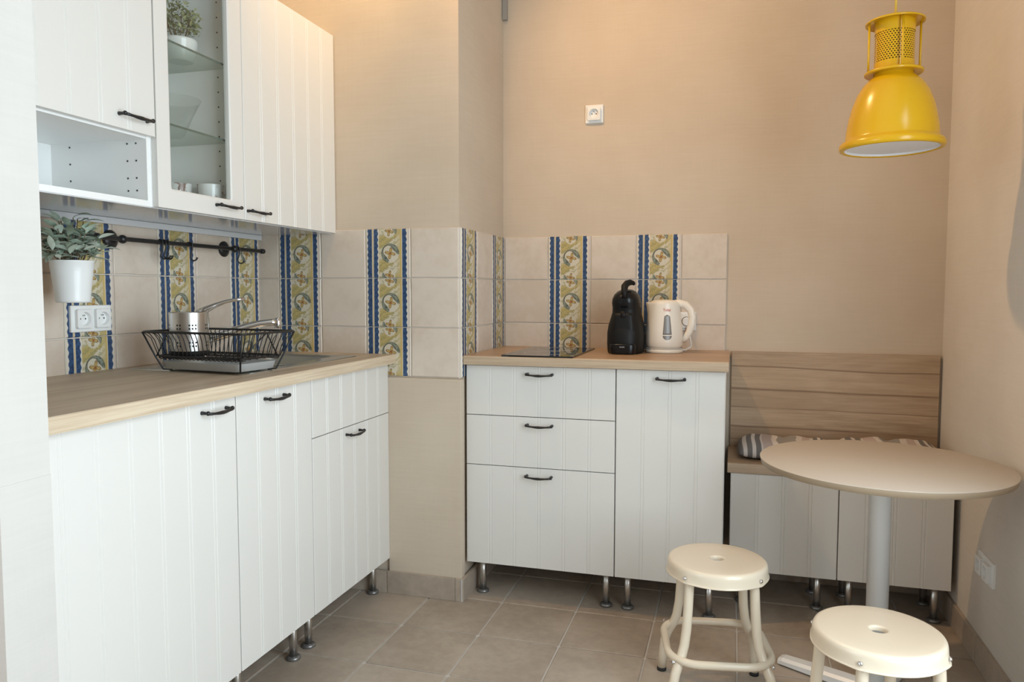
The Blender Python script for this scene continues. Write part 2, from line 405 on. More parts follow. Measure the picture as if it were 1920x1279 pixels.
# ------------------------------------------------------------------ room shell
XR, PX, PY, CZ, YR = 2.735, 0.905, -0.586, 3.15, -4.6
fl = struct(MB().box(-0.1, XR + 0.1, YR - 0.1, 0.1, -0.06, -0.004).build('floor', 'floor_grout'))
G = 0.2973; gx0 = 0.480 - 3 * G; gy0 = -0.865 + 3 * G
hw = G / 2 - 0.0035
fm = MB(); fm.loops([[(x, y, -0.006) for x, y in rrect(0, 0, hw, hw, 0.004, 2)], [(x, y, -0.0015) for x, y in rrect(0, 0, hw, hw, 0.004, 2)], [(x, y, 0.0) for x, y in rrect(0, 0, hw - 0.002, hw - 0.002, 0.004, 2)]], False, True, False)
ft = fm.build('floor_tile', 'floor_tile', fl); fme = ft.data; first = True
for i in range(-1, 12):
    for j in range(0, 17):
        x0, x1 = gx0 + i * G, gx0 + (i + 1) * G; y1 = gy0 - j * G; y0 = y1 - G
        x0 = max(x0, 0.0); x1 = min(x1, XR); y1 = min(y1, 0.0); y0 = max(y0, YR)
        if x1 - x0 < 0.02 or y1 - y0 < 0.02 or (x1 <= PX and y0 >= PY): continue
        o = ft if first else link('floor_tile', fme, fl); first = False
        o.location = ((x0 + x1) / 2, (y0 + y1) / 2, R.uniform(-0.0004, 0.0004)); o.scale = ((x1 - x0) / G, (y1 - y0) / G, 1)
struct(MB().box(-0.1, XR + 0.1, YR - 0.1, 0.1, CZ, CZ + 0.08).build('ceiling', 'ceiling_white'))
LY0, LY1 = -4.25, -2.65
wl = struct(MB().box(-0.1, 0, LY1, 0.1, 0, CZ).box(-0.1, 0, YR, LY0, 0, CZ).box(-0.1, 0, LY0, LY1, 0, 0.5).box(-0.1, 0, LY0, LY1, 2.4, CZ).build('wall_left', 'plaster_pale'))
wb = struct(MB().box(0, XR, 0, 0.1, 0, CZ).build('wall_back', 'plaster'))
WY0, WY1, WZ0, WZ1 = -3.25, -1.65, 0.35, 2.35
wr = struct(MB().box(XR, XR + 0.1, WY1, 0.1, 0, CZ).box(XR, XR + 0.1, YR - 0.1, WY0, 0, CZ).box(XR, XR + 0.1, WY0, WY1, 0, WZ0).box(XR, XR + 0.1, WY0, WY1, WZ1, CZ).build('wall_right', 'plaster_pale'))
wf = MB()
for a in ((WY0, WY0 + 0.05, WZ0, WZ1), (WY1 - 0.05, WY1, WZ0, WZ1), (-2.475, -2.425, WZ0, WZ1), (WY0, WY1, WZ0, WZ0 + 0.05), (WY0, WY1, WZ1 - 0.05, WZ1)):
    wf.box(XR + 0.01, XR + 0.05, *a)
struct(wf.build('window_1', 'window_white'))
wf = MB()
for a in ((LY0, LY0 + 0.05, 0.5, 2.4), (LY1 - 0.05, LY1, 0.5, 2.4), (LY0, LY1, 0.5, 0.55), (LY0, LY1, 2.35, 2.4)):
    wf.box(-0.04, -0.005, *a)
struct(wf.build('window_2', 'window_white'))
struct(MB().box(-0.1, XR + 0.1, YR - 0.1, YR, 0, CZ).build('wall_rear', 'rear_plaster'))
wp = struct(MB().box(0, PX, PY, 0, 0, CZ).build('wall_pillar', 'plaster'))
struct(MB().box(0, 0.70, -2.362, -2.257, 0.885, CZ).box(0, 0.7012, -2.3625, -2.2565, 0, 0.885).build('wall_partition', 'partition_plaster'))
# thicker plaster under the tiled band of the pillar
struct(MB().box(0.6, PX + 0.010, PY - 0.012, -0.56, 0, 0.8865, 0.003).build('trim_1', 'plaster'))

# short grey conduit coming down the niche corner
struct(MB().box(PX + 0.002, PX + 0.022, -0.022, -0.001, 2.455, CZ).build('trim_2', 'conduit_grey'))

# wall tiles: unit tile in local x (width) / z (height), front towards -y
TS, TR = 0.1965, 1.481
def tile_mesh(name, m, var):
    b = MB(); h = 0.0965; rr = random.Random(var); e = lambda s=0.0012: rr.uniform(-s, s)
    o0 = [(-h, -h), (h, -h), (h, h), (-h, h)]
    mid = []; 
    for (ax, az), (bx_, bz_) in zip(o0, o0[1:] + o0[:1]):
        for k in range(3): 
            t = k / 3; mid.append((ax + (bx_ - ax) * t + (e() if k else 0), az + (bz_ - az) * t + (e() if k else 0)))
    tl = [e(0.0008) for _ in mid]
    ra = [b.b.verts.new((x, 0, z)) for x, z in mid]; rb = [b.b.verts.new((x, -0.006, z)) for x, z in mid]; rc = [b.b.verts.new((x * 0.975, -0.0085 + q, z * 0.975)) for (x, z), q in zip(mid, tl)]
    n = len(mid)
    def uvq(v): return ((v.co.x + 0.0965) / 0.193, (v.co.z + 0.0965) / 0.193)
    for A, B in ((ra, rb), (rb, rc)):
        for i in range(n):
            j = (i + 1) % n; q = [A[i], A[j], B[j], B[i]]; b.face(q, False, [uvq(v) for v in q])
    b.face(rc, False, [uvq(v) for v in rc])
    o = b.build(name, m); me = o.data; bpy.data.objects.remove(o); return me
WT = [tile_mesh('wall_tile', 'white_tile', k) for k in range(4)]; DT = [tile_mesh('decorative_tile', 'decor_tile', 10 + k) for k in range(2)]
def tile_wall(wall, org, rot, cols, rows=3):
    ux, uy = math.cos(rot), math.sin(rot)
    for (a, b_, d) in cols:
        for k in range(rows):
            c = (a + b_) / 2; z = TR - TS * (k + 0.5); me = R.choice(DT if d else WT)
            o = link('decorative_tile' if d else 'wall_tile', me, wall, (org[0] + ux * c, org[1] + uy * c, z), rot)
            o.scale = ((b_ - a - 0.0035) / 0.193, 1, 1)
            if not d: o.rotation_euler[2] += R.uniform(-0.004, 0.004)
lc = []; a = PY
for k, d in enumerate((1, 0, 1, 0, 1, 0, 1, 0)): lc.append((a - TS, a, d)); a -= TS
lc.append((-2.255, a, 1))
tile_wall(wl, (0.0, 0.0), PI / 2, lc)
tile_wall(wp, (0.0, PY), 0.0, [(0, 0.106, 0), (0.106, 0.304, 1), (0.304, 0.507, 0), (0.507, 0.703, 1), (0.703, 0.907, 0)])
tile_wall(wp, (PX, 0.0), PI / 2, [(PY + 0.001, -0.392, 1), (-0.392, -0.190, 0), (-0.190, -0.004, 1)])
tile_wall(wb, (0.0, 0.0), 0.0, [(0.914, 1.120, 0), (1.120, 1.316, 1), (1.316, 1.518, 0), (1.518, 1.713, 1), (1.713, 1.904, 0)])
gt = TR - 3 * TS
for p_, m_ in ((wl, MB().box(0, 0.003, -2.255, PY, gt, TR - 0.001)), (wp, MB().box(0, PX + 0.003, PY - 0.003, PY, gt, TR - 0.001).box(PX, PX + 0.003, PY, 0, gt, TR - 0.001)), (wb, MB().box(PX, 1.903, -0.003, 0, gt, TR - 0.001))):
    m_.build('grout', 'wall_grout', p_)
# baseboards of cut floor tile
bm_ = MB().box(-G / 2 + 0.0015, G / 2 - 0.0015, -0.012, 0, 0, 0.092, 0.002); bo = bm_.build('baseboard_tile', 'floor_tile'); bme = bo.data; bpy.data.objects.remove(bo)
def baseboard(name, p0, p1, rot):
    root = struct(MB().box(0, (Vector(p1) - Vector(p0)).length, -0.007, 0, 0, 0.090).build(name, 'floor_grout', None, (*p0, 0), rot))
    L = (Vector(p1) - Vector(p0)).length; x = 0.0
    while x < L - 0.01:
        ww = min(G, L - x); o = link('baseboard_tile', bme, root, (x + ww / 2, 0, 0)); o.scale = (ww / G, 1, 1); x += ww
baseboard('baseboard_right', (XR, 0.0), (XR, WY0), -PI / 2)
baseboard('baseboard_back', (PX + 0.012, 0.0), (XR, 0.0), 0.0)
baseboard('baseboard_pillar', (0.0, PY - 0.012), (PX + 0.012, PY - 0.012), 0.0)
baseboard('baseboard_niche', (PX + 0.010, PY - 0.024), (PX + 0.010, 0.0), PI / 2)

# ------------------------------------------------------------------ cabinets (local frame: wall at y=0, front towards -y, x along the run)
def front_mesh(W, H, pitch=0.0985, t=0.019, n=None):
    """a beadboard front, 0..W by 0..H, front face at y=-t"""
    n = n or max(1, round(W / pitch)); pr = [(0.0, 0.0), (0.0, -t + 0.0018), (0.0018, -t)]
    for k in range(1, n):
        g = W * k / n
        pr += [(g - 0.0075, -t), (g - 0.0055, -t + 0.0017), (g - 0.0035, -t), (g + 0.0035, -t), (g + 0.0055, -t + 0.0017), (g + 0.0075, -t)]
    pr += [(W - 0.0018, -t), (W, -t + 0.0018), (W, 0.0)]
    b = MB(); b.loops([[(x, y, z) for x, y in pr] for z in (0.0, H)], True, True, False)
    return b
def handle_mesh():
    b = MB(); h = 0.049
    b.tube([(-h, 0, 0), (-h, -0.010, 0), (-h, -0.020, -0.001), (-h + 0.006, -0.025, -0.002), (-h + 0.02, -0.027, -0.003), (-0.012, -0.028, -0.004), (0, -0.0285, -0.004), (0.012, -0.028, -0.004), (h - 0.02, -0.027, -0.003), (h - 0.006, -0.025, -0.002), (h, -0.020, -0.001), (h, -0.010, 0), (h, 0, 0)],
           [0.0055, 0.0042, 0.0042, 0.0042, 0.0036, 0.0048, 0.0055, 0.0048, 0.0036, 0.0042, 0.0042, 0.0042, 0.0055], 8)
    for s in (-1, 1): b.sphere((s * (h + 0.001), -0.021, 0.0), 0.0062, n=10)
    o = b.build('handle', 'black_metal'); me = o.data; bpy.data.objects.remove(o); return me
HME = handle_mesh()
lb = MB(); lb.lathe([(0.0135, 0.010), (0.0135, 0.150)], 0, 0, 16); lo = lb.build('leg', 'steel'); LME = lo.data; bpy.data.objects.remove(lo)
lb = MB(); lb.lathe([(0.021, 0.0), (0.024, 0.002), (0.024, 0.008), (0.020, 0.012), (0.0145, 0.013)], 0, 0, 20); lo = lb.build('foot', 'foot_metal'); FME = lo.data; bpy.data.objects.remove(lo)
Z0, Z1 = 0.144, 0.944
def carcass(W, D, z0, z1, top=False, m='carcass_white'):
    b = MB(); t = 0.016
    b.box(0, t, -D, 0, z0, z1).box(W - t, W, -D, 0, z0, z1).box(t, W - t, -D, 0, z0, z0 + t).box(t, W - t, -0.006, 0, z0 + t, z1)
    if top: b.box(t, W - t, -D, -0.006, z1 - t, z1)
    else: b.box(t, W - t, -D, -D + 0.06, z1 - t, z1)
    return b.build('carcass', m)
def cabinet(name, label, cat, loc, rot, W, D, z0, z1, fronts, legs=True, group=None, top=False, lx=None):
    """D = depth of the carcass; fronts = (x0, x1, z0, z1, part name, handle (x, z) or None)"""
    t = thing(name, label, cat, loc, rot, group)
    c = carcass(W, D, z0, z1, top); c.parent = t
    for (x0, x1, a, b_, pn, h) in fronts:
        fo = front_mesh(x1 - x0, b_ - a).build(pn, 'cabinet_white', t, (x0, -D - 0.0005, a))
        if h: link('handle', HME, fo, (h[0] - x0, -0.019, h[1] - a))
    if legs:
        lx = lx or (0.032, W - 0.032)
        for x in lx:
            for y in (-D + 0.045, -0.09):
                l = link('leg', LME, t, (x, y, 0.0)); link('foot', FME, l)
    return t
g_ = 0.0015
DL = 0.6033 - 0.0195 - 0.0105                      # left run: wall x=0, local x -> +y, front -> +x
cabinet('sink_cabinet', 'white beadboard sink base unit with a drawer front above a door, ending at the pillar', 'cabinet', (0.0105, -1.1737, 0), PI / 2, 0.577, DL, Z0, Z1,
        [(g_, 0.577 - g_, Z1 - 0.199, Z1 - 0.002, 'drawer_front', None), (g_, 0.577 - g_, Z0, Z1 - 0.202, 'door', (0.276, 0.716))], lx=(0.06, 0.548))
cabinet('base_cabinet', 'narrow white beadboard base unit with one full door, left of the sink unit', 'cabinet', (0.0105, -1.5675, 0), PI / 2, 0.3925, DL, Z0, Z1,
        [(g_, 0.3925 - g_, Z0, Z1 - 0.002, 'door', (0.182, 0.912))], lx=(0.06, 0.36))
cabinet('base_cabinet', 'wide white beadboard base unit nearest the camera, beside the pale partition', 'cabinet', (0.0105, -2.245, 0), PI / 2, 0.676, DL, Z0, Z1,
        [(g_, 0.676 - g_, Z0, Z1 - 0.002, 'door', (0.583, 0.912))])
DB = 0.5446 - 0.0195 - 0.0105
cabinet('drawer_cabinet', 'white beadboard base unit with three drawers under the black hob', 'cabinet', (0.9165, -0.0105, 0), 0, 0.597, DB, Z0, Z1,
        [(g_, 0.597 - g_, Z1 - 0.199, Z1 - 0.004, 'drawer_front', (0.304, 0.912)), (g_, 0.597 - g_, Z1 - 0.399, Z1 - 0.202, 'drawer_front', (0.304, 0.713)), (g_, 0.597 - g_, Z0, Z1 - 0.402, 'drawer_front', (0.302, 0.512))], lx=(0.05, 0.558))
cabinet('base_cabinet', 'white beadboard base unit with one door under the kettle', 'cabinet', (1.5145, -0.0105, 0), 0, 0.396, DB, Z0, Z1,
        [(g_, 0.396 - g_, Z0, Z1 - 0.004, 'door', (0.203, 0.911))], lx=(0.044, 0.35))
DS = 0.340 - 0.0195
cabinet('bench_cabinet', 'low white beadboard unit under the bench seat, next to the kettle unit', 'cabinet', (1.934, -0.022, 0), 0, 0.392, DS - 0.022, Z0, 0.529,
        [(g_, 0.392 - g_, Z0, 0.528, 'door', None)], top=True, group='low units under the bench', lx=(0.05, 0.33))
cabinet('bench_cabinet', 'low white beadboard unit under the bench seat, next to the right wall', 'cabinet', (2.327, -0.022, 0), 0, 0.386, DS - 0.022, Z0, 0.529,
        [(g_, 0.386 - g_, Z0, 0.528, 'door', None)], top=True, group='low units under the bench', lx=(0.05, 0.345))

# worktops and bench boards: rounded front edge, pale edging strip
def board(name, label, cat, x0, x1, depth, z0, z1, mats, loc=(0, 0, 0), rot=0.0, hole=None, y1=0.0, faces_end=True):
    t = thing(name, label, cat, loc, rot)
    e = 0.0035
    def slab(b, xa, xb, ya, yb): b.box(xa, xb, ya, yb, z0, z1)
    b = MB(); fy = -depth + 0.002
    if hole:
        hx0, hx1, hy0, hy1 = hole
        b.box(x0, hx0, fy, y1, z0, z1).box(hx1, x1, fy, y1, z0, z1).box(hx0, hx1, fy, hy0, z0, z1).box(hx0, hx1, hy1, y1, z0, z1)
    else: b.box(x0, x1, fy, y1, z0, z1)
    b.build('board', mats[0], t)
    b = MB(); prof = [(fy, z0), (-depth + 0.0005, z0)] + [(-depth + 0.004 - 0.004 * math.cos(q), z0 + 0.004 - 0.004 * math.sin(q)) for q in (0.6, 0.0)] + [(-depth + 0.006 - 0.006 * math.cos(q), z1 - 0.006 + 0.006 * math.sin(q)) for q in (0, 0.5, 1.0, PI / 2)] + [(fy + 0.004, z1 + 0.0002)]
    b.loops([[(x, y, z) for y, z in prof] for x in (x0, x1)], True, True, False)
    b.build('edging', mats[1], t); return t
ZT = 0.980
board('worktop', 'oak-look worktop of the left run with the steel sink set into it', 'worktop', -2.254, PY - 0.009, 0.6263, Z1, ZT, ('oak_y_sheen', 'edge_y'), (0.009, 0, 0), PI / 2, hole=(-1.12, -0.765, -0.47, -0.16))
board('worktop', 'oak-look worktop of the short back run carrying hob, coffee machine and kettle', 'worktop', 0.916, 1.921, 0.5650, Z1 + 0.0005, ZT, ('oak_x', 'edge_x'), (0, -0.009, 0))
bs = board('bench', 'rustic oak-look corner bench of seat board and tall back panel, beneath two striped cushions', 'bench', 1.922, 2.727, 0.3450, 0.530, 0.568, ('rustic_oak', 'edge_x'))
MB().box(1.930, 2.724, -0.020, -0.0005, 0.568, 0.978).build('backrest', ['rustic_oak'], bs)

# ------------------------------------------------------------------ wall cabinets
UB, UT, UD = 1.468, 2.253, 0.3725 - 0.0195
def pegs(parent, x, cols, zs, normal):
    b = MB()
    for d in cols:
        for z in zs: b.lathe([(0.0028, x - 0.0004 * normal), (0.0028, x + 0.0006 * normal)], d, z, 8, axis='x')
    o = b.build('peg_holes', 'socket_dark', parent); o['kind'] = 'stuff'; return o
def wall_cab(name, label, y0, W):
    t = thing(name, label, 'cabinet', (0.010, y0, 0), PI / 2)
    b = MB(); th = 0.016; D = UD - 0.010
    b.box(0, th, -D, 0, UB, UT).box(W - th, W, -D, 0, UB, UT).box(th, W - th, -D, 0, UT - th, UT).box(th, W - th, -0.006, 0, UB + th, UT)
    b.build('carcass', 'carcass_white', t)
    b = MB().box(th, W - th, -D, 0, UB, UB + th); b.build('bottom_panel', 'carcass_white', t)
    b = MB().box(0.001, W - 0.001, -D + 0.001, -0.0, UB - 0.003, UB - 0.0002); b.build('underside', 'carcass_gloss', t)['label'] = 'glossy grey underside'
    return t, D
t, D = wall_cab('wall_cabinet', 'white wall cabinet with one wide beadboard door, rightmost, touching the pillar', -1.1865, 0.5985)
fo = front_mesh(0.5985 - 2 * g_, UT - UB).build('door', 'cabinet_white', t, (g_, -D - 0.0005, UB)); link('handle', HME, fo, (0.062, -0.019, 0.030))
# glazed cabinet
t, D = wall_cab('glass_cabinet', 'white wall cabinet with a glazed door, in the middle of the row', -1.582, 0.394)
GW, GH = 0.394 - 2 * g_, UT - UB; st = 0.0565; lt = 0.058
fo = thing('x', 'x', 'x'); bpy.data.objects.remove(fo)
def frame_mesh(W, H, sl, sr, sb, stp, t=0.019, rr=0.006):
    b = MB(); ox = rrect(W / 2, H / 2, W / 2, H / 2, 0.0015, 4); cx, cz = (sl + W - sr) / 2, (sb + H - stp) / 2
    ix = rrect(cx, cz, (W - sl - sr) / 2, (H - sb - stp) / 2, rr, 4); ix2 = rrect(cx, cz, (W - sl - sr) / 2 + 0.005, (H - sb - stp) / 2 + 0.005, rr, 4)
    rings = [[(x, 0, z) for x, z in ox], [(x, -t, z) for x, z in ox], [(x, -t, z) for x, z in ix2], [(x, -t + 0.003, z) for x, z in ix], [(x, 0, z) for x, z in ix]]
    b.loops(rings + [rings[0]], False, False, False); bmesh.ops.remove_doubles(b.b, verts=b.b.verts[:], dist=1e-6); return b
fo = frame_mesh(GW, GH, 0.057, 0.066, 0.057, 0.057).build('door', 'cabinet_white', t, (g_, -D - 0.0005, UB)); link('handle', HME, fo, (0.298, -0.019, 0.033))
MB().box(0.052, GW - 0.061, -0.008, -0.005, 0.052, GH - 0.052).build('pane', 'door_glass', fo)
for z in (1.722, 1.963):
    s_ = MB().box(0.018, 0.376, -D + 0.015, -0.008, z - 0.006, z).build('glass_shelf', 'shelf_glass', t); MB().box(0.018, 0.376, -D + 0.0135, -D + 0.015, z - 0.006, z).build('front_edge', 'glass_edge', s_)
zs = [UB + 0.08 + 0.048 * k for k in range(15)]
pegs(t, 0.394 - 0.0163, (-D + 0.06, -0.06), zs, -1)
# open-bottom cabinet
t, D = wall_cab('wall_cabinet', 'white wall cabinet with a short beadboard door above an open shelf, leftmost', -2.25, 0.667)
fo = front_mesh(0.667 - 2 * g_, UT - 1.661).build('door', 'cabinet_white', t, (g_, -D - 0.0005, 1.661)); link('handle', HME, fo, (0.583, -0.019, 0.036))
MB().box(0.016, 0.651, -D + 0.002, -0.006, 1.655, 1.671).build('shelf', 'carcass_white', t)
pegs(t, 0.651 - 0.0003, (-D + 0.035, -D + 0.065, -0.075), [1.50 + 0.048 * k for k in range(1, 4)] + [1.513], -1)
# cable rail along the back of the undersides
b = MB().box(0.012, 0.030, -2.24, PY - 0.012, UB - 0.024, UB - 0.0035, 0.002).build('cable_channel', 'carcass_gloss'); tag(b, 'slim grey channel along the wall under the wall cabinets', 'trim')

# ------------------------------------------------------------------ sink and tap
t = thing('sink', 'inset stainless steel sink with drainer in the left worktop', 'sink', (0, 0, ZT))
b = MB(); cxs, cys = 0.3025, -1.06
bx, by = 0.315, -0.9425
def RR(cx, cy, hx, hy, rr, z): return [(x, y, z) for x, y in rrect(cx, cy, hx, hy, rr, 8)]
b.loops([RR(cxs, cys, 0.2375, 0.337, 0.03, 0.0002), RR(cxs, cys, 0.2365, 0.336, 0.03, 0.003), RR(cxs, cys, 0.225, 0.325, 0.025, 0.0032), RR(bx, by, 0.152, 0.174, 0.05, 0.0022), RR(bx, by, 0.146, 0.168, 0.05, -0.006), RR(bx, by, 0.138, 0.16, 0.05, -0.13), RR(bx, by, 0.10, 0.12, 0.05, -0.148)], False, True)
b.build('basin', 'sink_steel', t)
b = MB()
for k in range(7): b.box(0.14, 0.50, -1.37 + k * 0.033, -1.362 + k * 0.033, 0.0030, 0.0052, 0.0008)
b.build('drainer_ribs', 'sink_steel', t)
MB().lathe([(0.0, -0.1475), (0.036, -0.1475), (0.04, -0.146), (0.03, -0.1455)], bx, by, 24).build('drain', 'chrome', t)
t = thing('faucet', 'chrome single-lever tap behind the dish rack', 'tap', (0.105, -1.075, ZT + 0.003))
b = MB(); b.lathe([(0.027, 0.0), (0.027, 0.006), (0.0235, 0.012), (0.0225, 0.10), (0.024, 0.115), (0.024, 0.15), (0.020, 0.168), (0.008, 0.174)], 0, 0, 28); b.build('body', 'chrome', t)
sp_ = MB().tube([(0.0, 0.0, 0.075), (0.03, 0.02, 0.083), (0.07, 0.055, 0.098), (0.11, 0.085, 0.115), (0.15, 0.115, 0.128), (0.19, 0.142, 0.134), (0.208, 0.156, 0.134)], [0.019, 0.018, 0.016, 0.014, 0.013, 0.0125, 0.0125], 14).build('spout', 'chrome', t)
MB().lathe([(0.0115, 0.112), (0.0135, 0.114), (0.0135, 0.147), (0.010, 0.150)], 0.207, 0.155, 18).build('aerator', 'chrome', sp_)
MB().tube([(-0.012, -0.008, 0.168), (0.01, 0.006, 0.182), (0.035, 0.024, 0.197), (0.065, 0.046, 0.211), (0.095, 0.068, 0.218), (0.120, 0.086, 0.220)], [0.018, 0.017, 0.012, 0.009, 0.0085, 0.0075], 14, flat=0.75).build('lever', 'chrome', t)

# ------------------------------------------------------------------ dish rack, tray, cutlery holder
RC = (0.386, -1.350); RA = -0.115
def rk(x, y, z): return (x, y, z)
t = thing('dish_rack', 'black wire dish rack standing on the drainer over a metal tray', 'dish rack', (*RC, ZT + 0.0035), RA)
TLx, TLy, BLx, BLy, zt_, zb_ = 0.202, 0.118, 0.166, 0.090, 0.122, 0.046
def ringwire(b, hx, hy, z, rr, rad): b.tube([(x, y, z) for x, y in rrect(0, 0, hx, hy, rad, 5)], rr, 8, closed=True)
b = MB(); ringwire(b, TLx, TLy, zt_, 0.0034, 0.02); b.build('top_rail', 'black_metal', t)
b = MB(); ringwire(b, BLx, BLy, zb_, 0.0034, 0.015); b.build('bottom_rail', 'black_metal', t)
def rack_side(s):
    b = MB(); n = 20
    for k in range(n):
        x = -0.158 + 0.316 * k / (n - 1)
        b.tube([(x * 1.17, s * TLy, zt_), (x * 1.12, s * (TLy - 0.012), zt_ - 0.006), (x * 1.05 + 0.004, s * (BLy + 0.012), zt_ - 0.025), (x + 0.002, s * (BLy + 0.004), zb_ + 0.02), (x, s * BLy, zb_ - 0.004), (x, s * (BLy - 0.008), zb_ - 0.009), (x, s * (BLy - 0.03), zb_ - 0.006)], 0.0016, 6)
    o = b.build('side_wires', 'black_metal', t); o['kind'] = 'stuff'
rack_side(-1); rack_side(1)
b = MB()
for k in range(6):
    y = -0.080 + 0.16 * k / 5; b.tube([(-BLx, y, zb_ - 0.004), (BLx, y, zb_ - 0.004)], 0.0014, 6)
for k in range(3):
    x = -0.1 + 0.1 * k; b.tube([(x, -BLy, zb_ - 0.0065), (x, BLy, zb_ - 0.0065)], 0.0014, 6)
o = b.build('floor_wires', 'black_metal', t); o['kind'] = 'stuff'
for sx in (-1, 1):
    b = MB()
    for k in range(7):
        y = -0.085 + 0.17 * k / 6; b.tube([(sx * TLx, y * 1.3, zt_), (sx * (TLx - 0.016), y * 1.1, zt_ - 0.02), (sx * BLx, y, zb_)], 0.0014, 6)
    o = b.build('end_wires', 'black_metal', t); o['kind'] = 'stuff'
    b = MB(); b.tube([(sx * (BLx + 0.002), -BLy, zb_), (sx * (TLx - 0.004), -0.012, zt_), (sx * (BLx + 0.002), 0.07, zb_)], 0.0024, 7); b.build('end_brace', 'black_metal', t)
    for sy in (-1, 1):
        b = MB(); b.tube([(sx * TLx * 0.98, sy * TLy * 0.98, zt_), (sx * (BLx + 0.004), sy * (BLy + 0.004), zb_), (sx * (BLx - 0.012), sy * (BLy - 0.012), 0.004), (sx * (BLx - 0.03), sy * (BLy - 0.03), 0.003)], 0.0028, 7)
        b.build('leg', 'black_metal', t)
t = tag(MB().build('drip_tray', 'tray_metal'), 'shallow grey metal tray under the wire dish rack', 'tray'); bpy.data.objects.remove(t)
b = MB(); b.loops([RR(0, 0, 0.148, 0.080, 0.012, 0.0), RR(0, 0, 0.156, 0.087, 0.016, 0.024), RR(0, 0, 0.159, 0.090, 0.018, 0.0245), RR(0, 0, 0.154, 0.085, 0.015, 0.0235), RR(0, 0, 0.146, 0.078, 0.012, 0.002)], True, True)
tag(b.build('drip_tray', 'tray_metal', None, (RC[0] - 0.004, RC[1] + 0.004, ZT + 0.0088), RA), 'shallow grey metal tray under the wire dish rack', 'tray')
def perforated(rr, z0, cols, rows, dz, has, frac=0.45, stagger=False, cx=0, cy=0, oct=True):
    """cylinder wall of cells, some with a hole cut in them"""
    b = MB(); 
    def P(a, z, q=rr): return (cx + q * math.cos(a), cy + q * math.sin(a), z)
    da = 2 * PI / cols
    for j in range(rows):
        off = da / 2 if (stagger and j % 2) else 0.0
        for i in range(cols):
            a0 = i * da + off; a1 = a0 + da; za = z0 + j * dz; zb = za + dz; am = (a0 + a1) / 2; zm = (za + zb) / 2
            c = [(a0, za), (am, za), (a1, za), (a1, zm), (a1, zb), (am, zb), (a0, zb), (a0, zm)]
            if not has(i, j):
                b.face([b.b.verts.new(P(*q)) for q in (c[0], c[2], c[4], c[6])], True); continue
            h = []
            for k in range(8):
                th = -3 * PI / 4 + k * PI / 4; h.append((am + math.cos(th) * da / 2 * frac, zm + math.sin(th) * dz / 2 * frac))
            vo = [b.b.verts.new(P(*q)) for q in c]; vi = [b.b.verts.new(P(*q)) for q in h]
            for k in range(8): l = (k + 1) % 8; b.face([vo[k], vo[l], vi[l], vi[k]], True)
    bmesh.ops.remove_doubles(b.b, verts=b.b.verts[:], dist=1e-5)
    return b
t = thing('cutlery_holder', 'perforated stainless steel cutlery holder standing in the dish rack', 'holder', (0.292, -1.372, ZT + 0.0035 + zb_ - 0.002))
zc0 = 0.018; rws = 11; dzc = 0.0107
b = perforated(0.0585, zc0, 40, rws, dzc, lambda i, j: (i % 10) in (0, 1, 4, 5, 6) and j in (1, 2, 6, 7), 0.62)
b.lathe([(0.0585, zc0 + rws * dzc), (0.0592, zc0 + rws * dzc + 0.002), (0.0575, zc0 + rws * dzc + 0.002), (0.0572, zc0 + rws * dzc - 0.004)], 0, 0, 40, False, False)
b.build('cup', 'steel', t, recalc=False)
MB().lathe([(0.0575, zc0), (0.0575, zc0 + rws * dzc - 0.002)], 0, 0, 32, True, False).build('hole_shade_liner', 'hole_shade_black', t)  # near-black liner paints the shade inside the steel cup
MB().lathe([(0.052, 0.0), (0.059, 0.002), (0.0592, zc0)], 0, 0, 40).build('base_ring', 'black_matte', t)

# ------------------------------------------------------------------ hob, coffee machine, kettle
t = thing('hob', 'small flush black glass hob set on the back worktop', 'hob', (1.213, -0.334, ZT))
b = MB(); b.loops([[(x, y, 0.0) for x, y in rrect(0, 0, 0.141, 0.239, 0.004, 4)], [(x, y, 0.0045) for x, y in rrect(0, 0, 0.142, 0.240, 0.004, 4)], [(x, y, 0.006) for x, y in rrect(0, 0, 0.1405, 0.2385, 0.004, 4)]], True, True, False); b.build('glass_plate', 'hob_glass', t)
b = MB()
for cy in (-0.1, 0.11):
    b.lathe([(0.084, 0.0060), (0.084, 0.0063), (0.082, 0.0063), (0.082, 0.0060)], 0, cy, 40, False, False)
b.build('zone_marks', 'grey_print', t)

t = thing('coffee_machine', 'black rounded capsule coffee machine beside the white kettle', 'coffee machine', (1.509, -0.235, ZT))
b = MB(); secs = [(0.0, 0.068, 0.098, 0.0), (0.006, 0.073, 0.104, 0), (0.04, 0.0755, 0.106, 0), (0.085, 0.075, 0.104, 0.0), (0.115, 0.071, 0.098, 0.005), (0.145, 0.063, 0.088, 0.012), (0.165, 0.058, 0.082, 0.016), (0.185, 0.0568, 0.081, 0.012), (0.205, 0.0580, 0.082, 0.004), (0.222, 0.0555, 0.079, 0), (0.238, 0.0485, 0.070, 0), (0.251, 0.036, 0.053, 0), (0.258, 0.022, 0.034, 0), (0.2605, 0.006, 0.010, 0)]
b.loops([[(x, y, z) for x, y in selip(0, oy, rx, ry, 2.6, 36)] for z, rx, ry, oy in secs]); b.build('body', 'black_matte', t)
b = MB(); b.loops([[(x, y, z) for x, y in selip(0, oy, rx, ry, 2.4, 36)] for z, rx, ry, oy in ((0.186, 0.0576, 0.0818, 0.012), (0.206, 0.0588, 0.083, 0.004), (0.223, 0.0563, 0.080, 0), (0.239, 0.0493, 0.071, 0), (0.252, 0.0368, 0.054, 0), (0.259, 0.0228, 0.035, 0), (0.2615, 0.0066, 0.011, 0))], False, True); b.build('head', 'black_plastic', t)
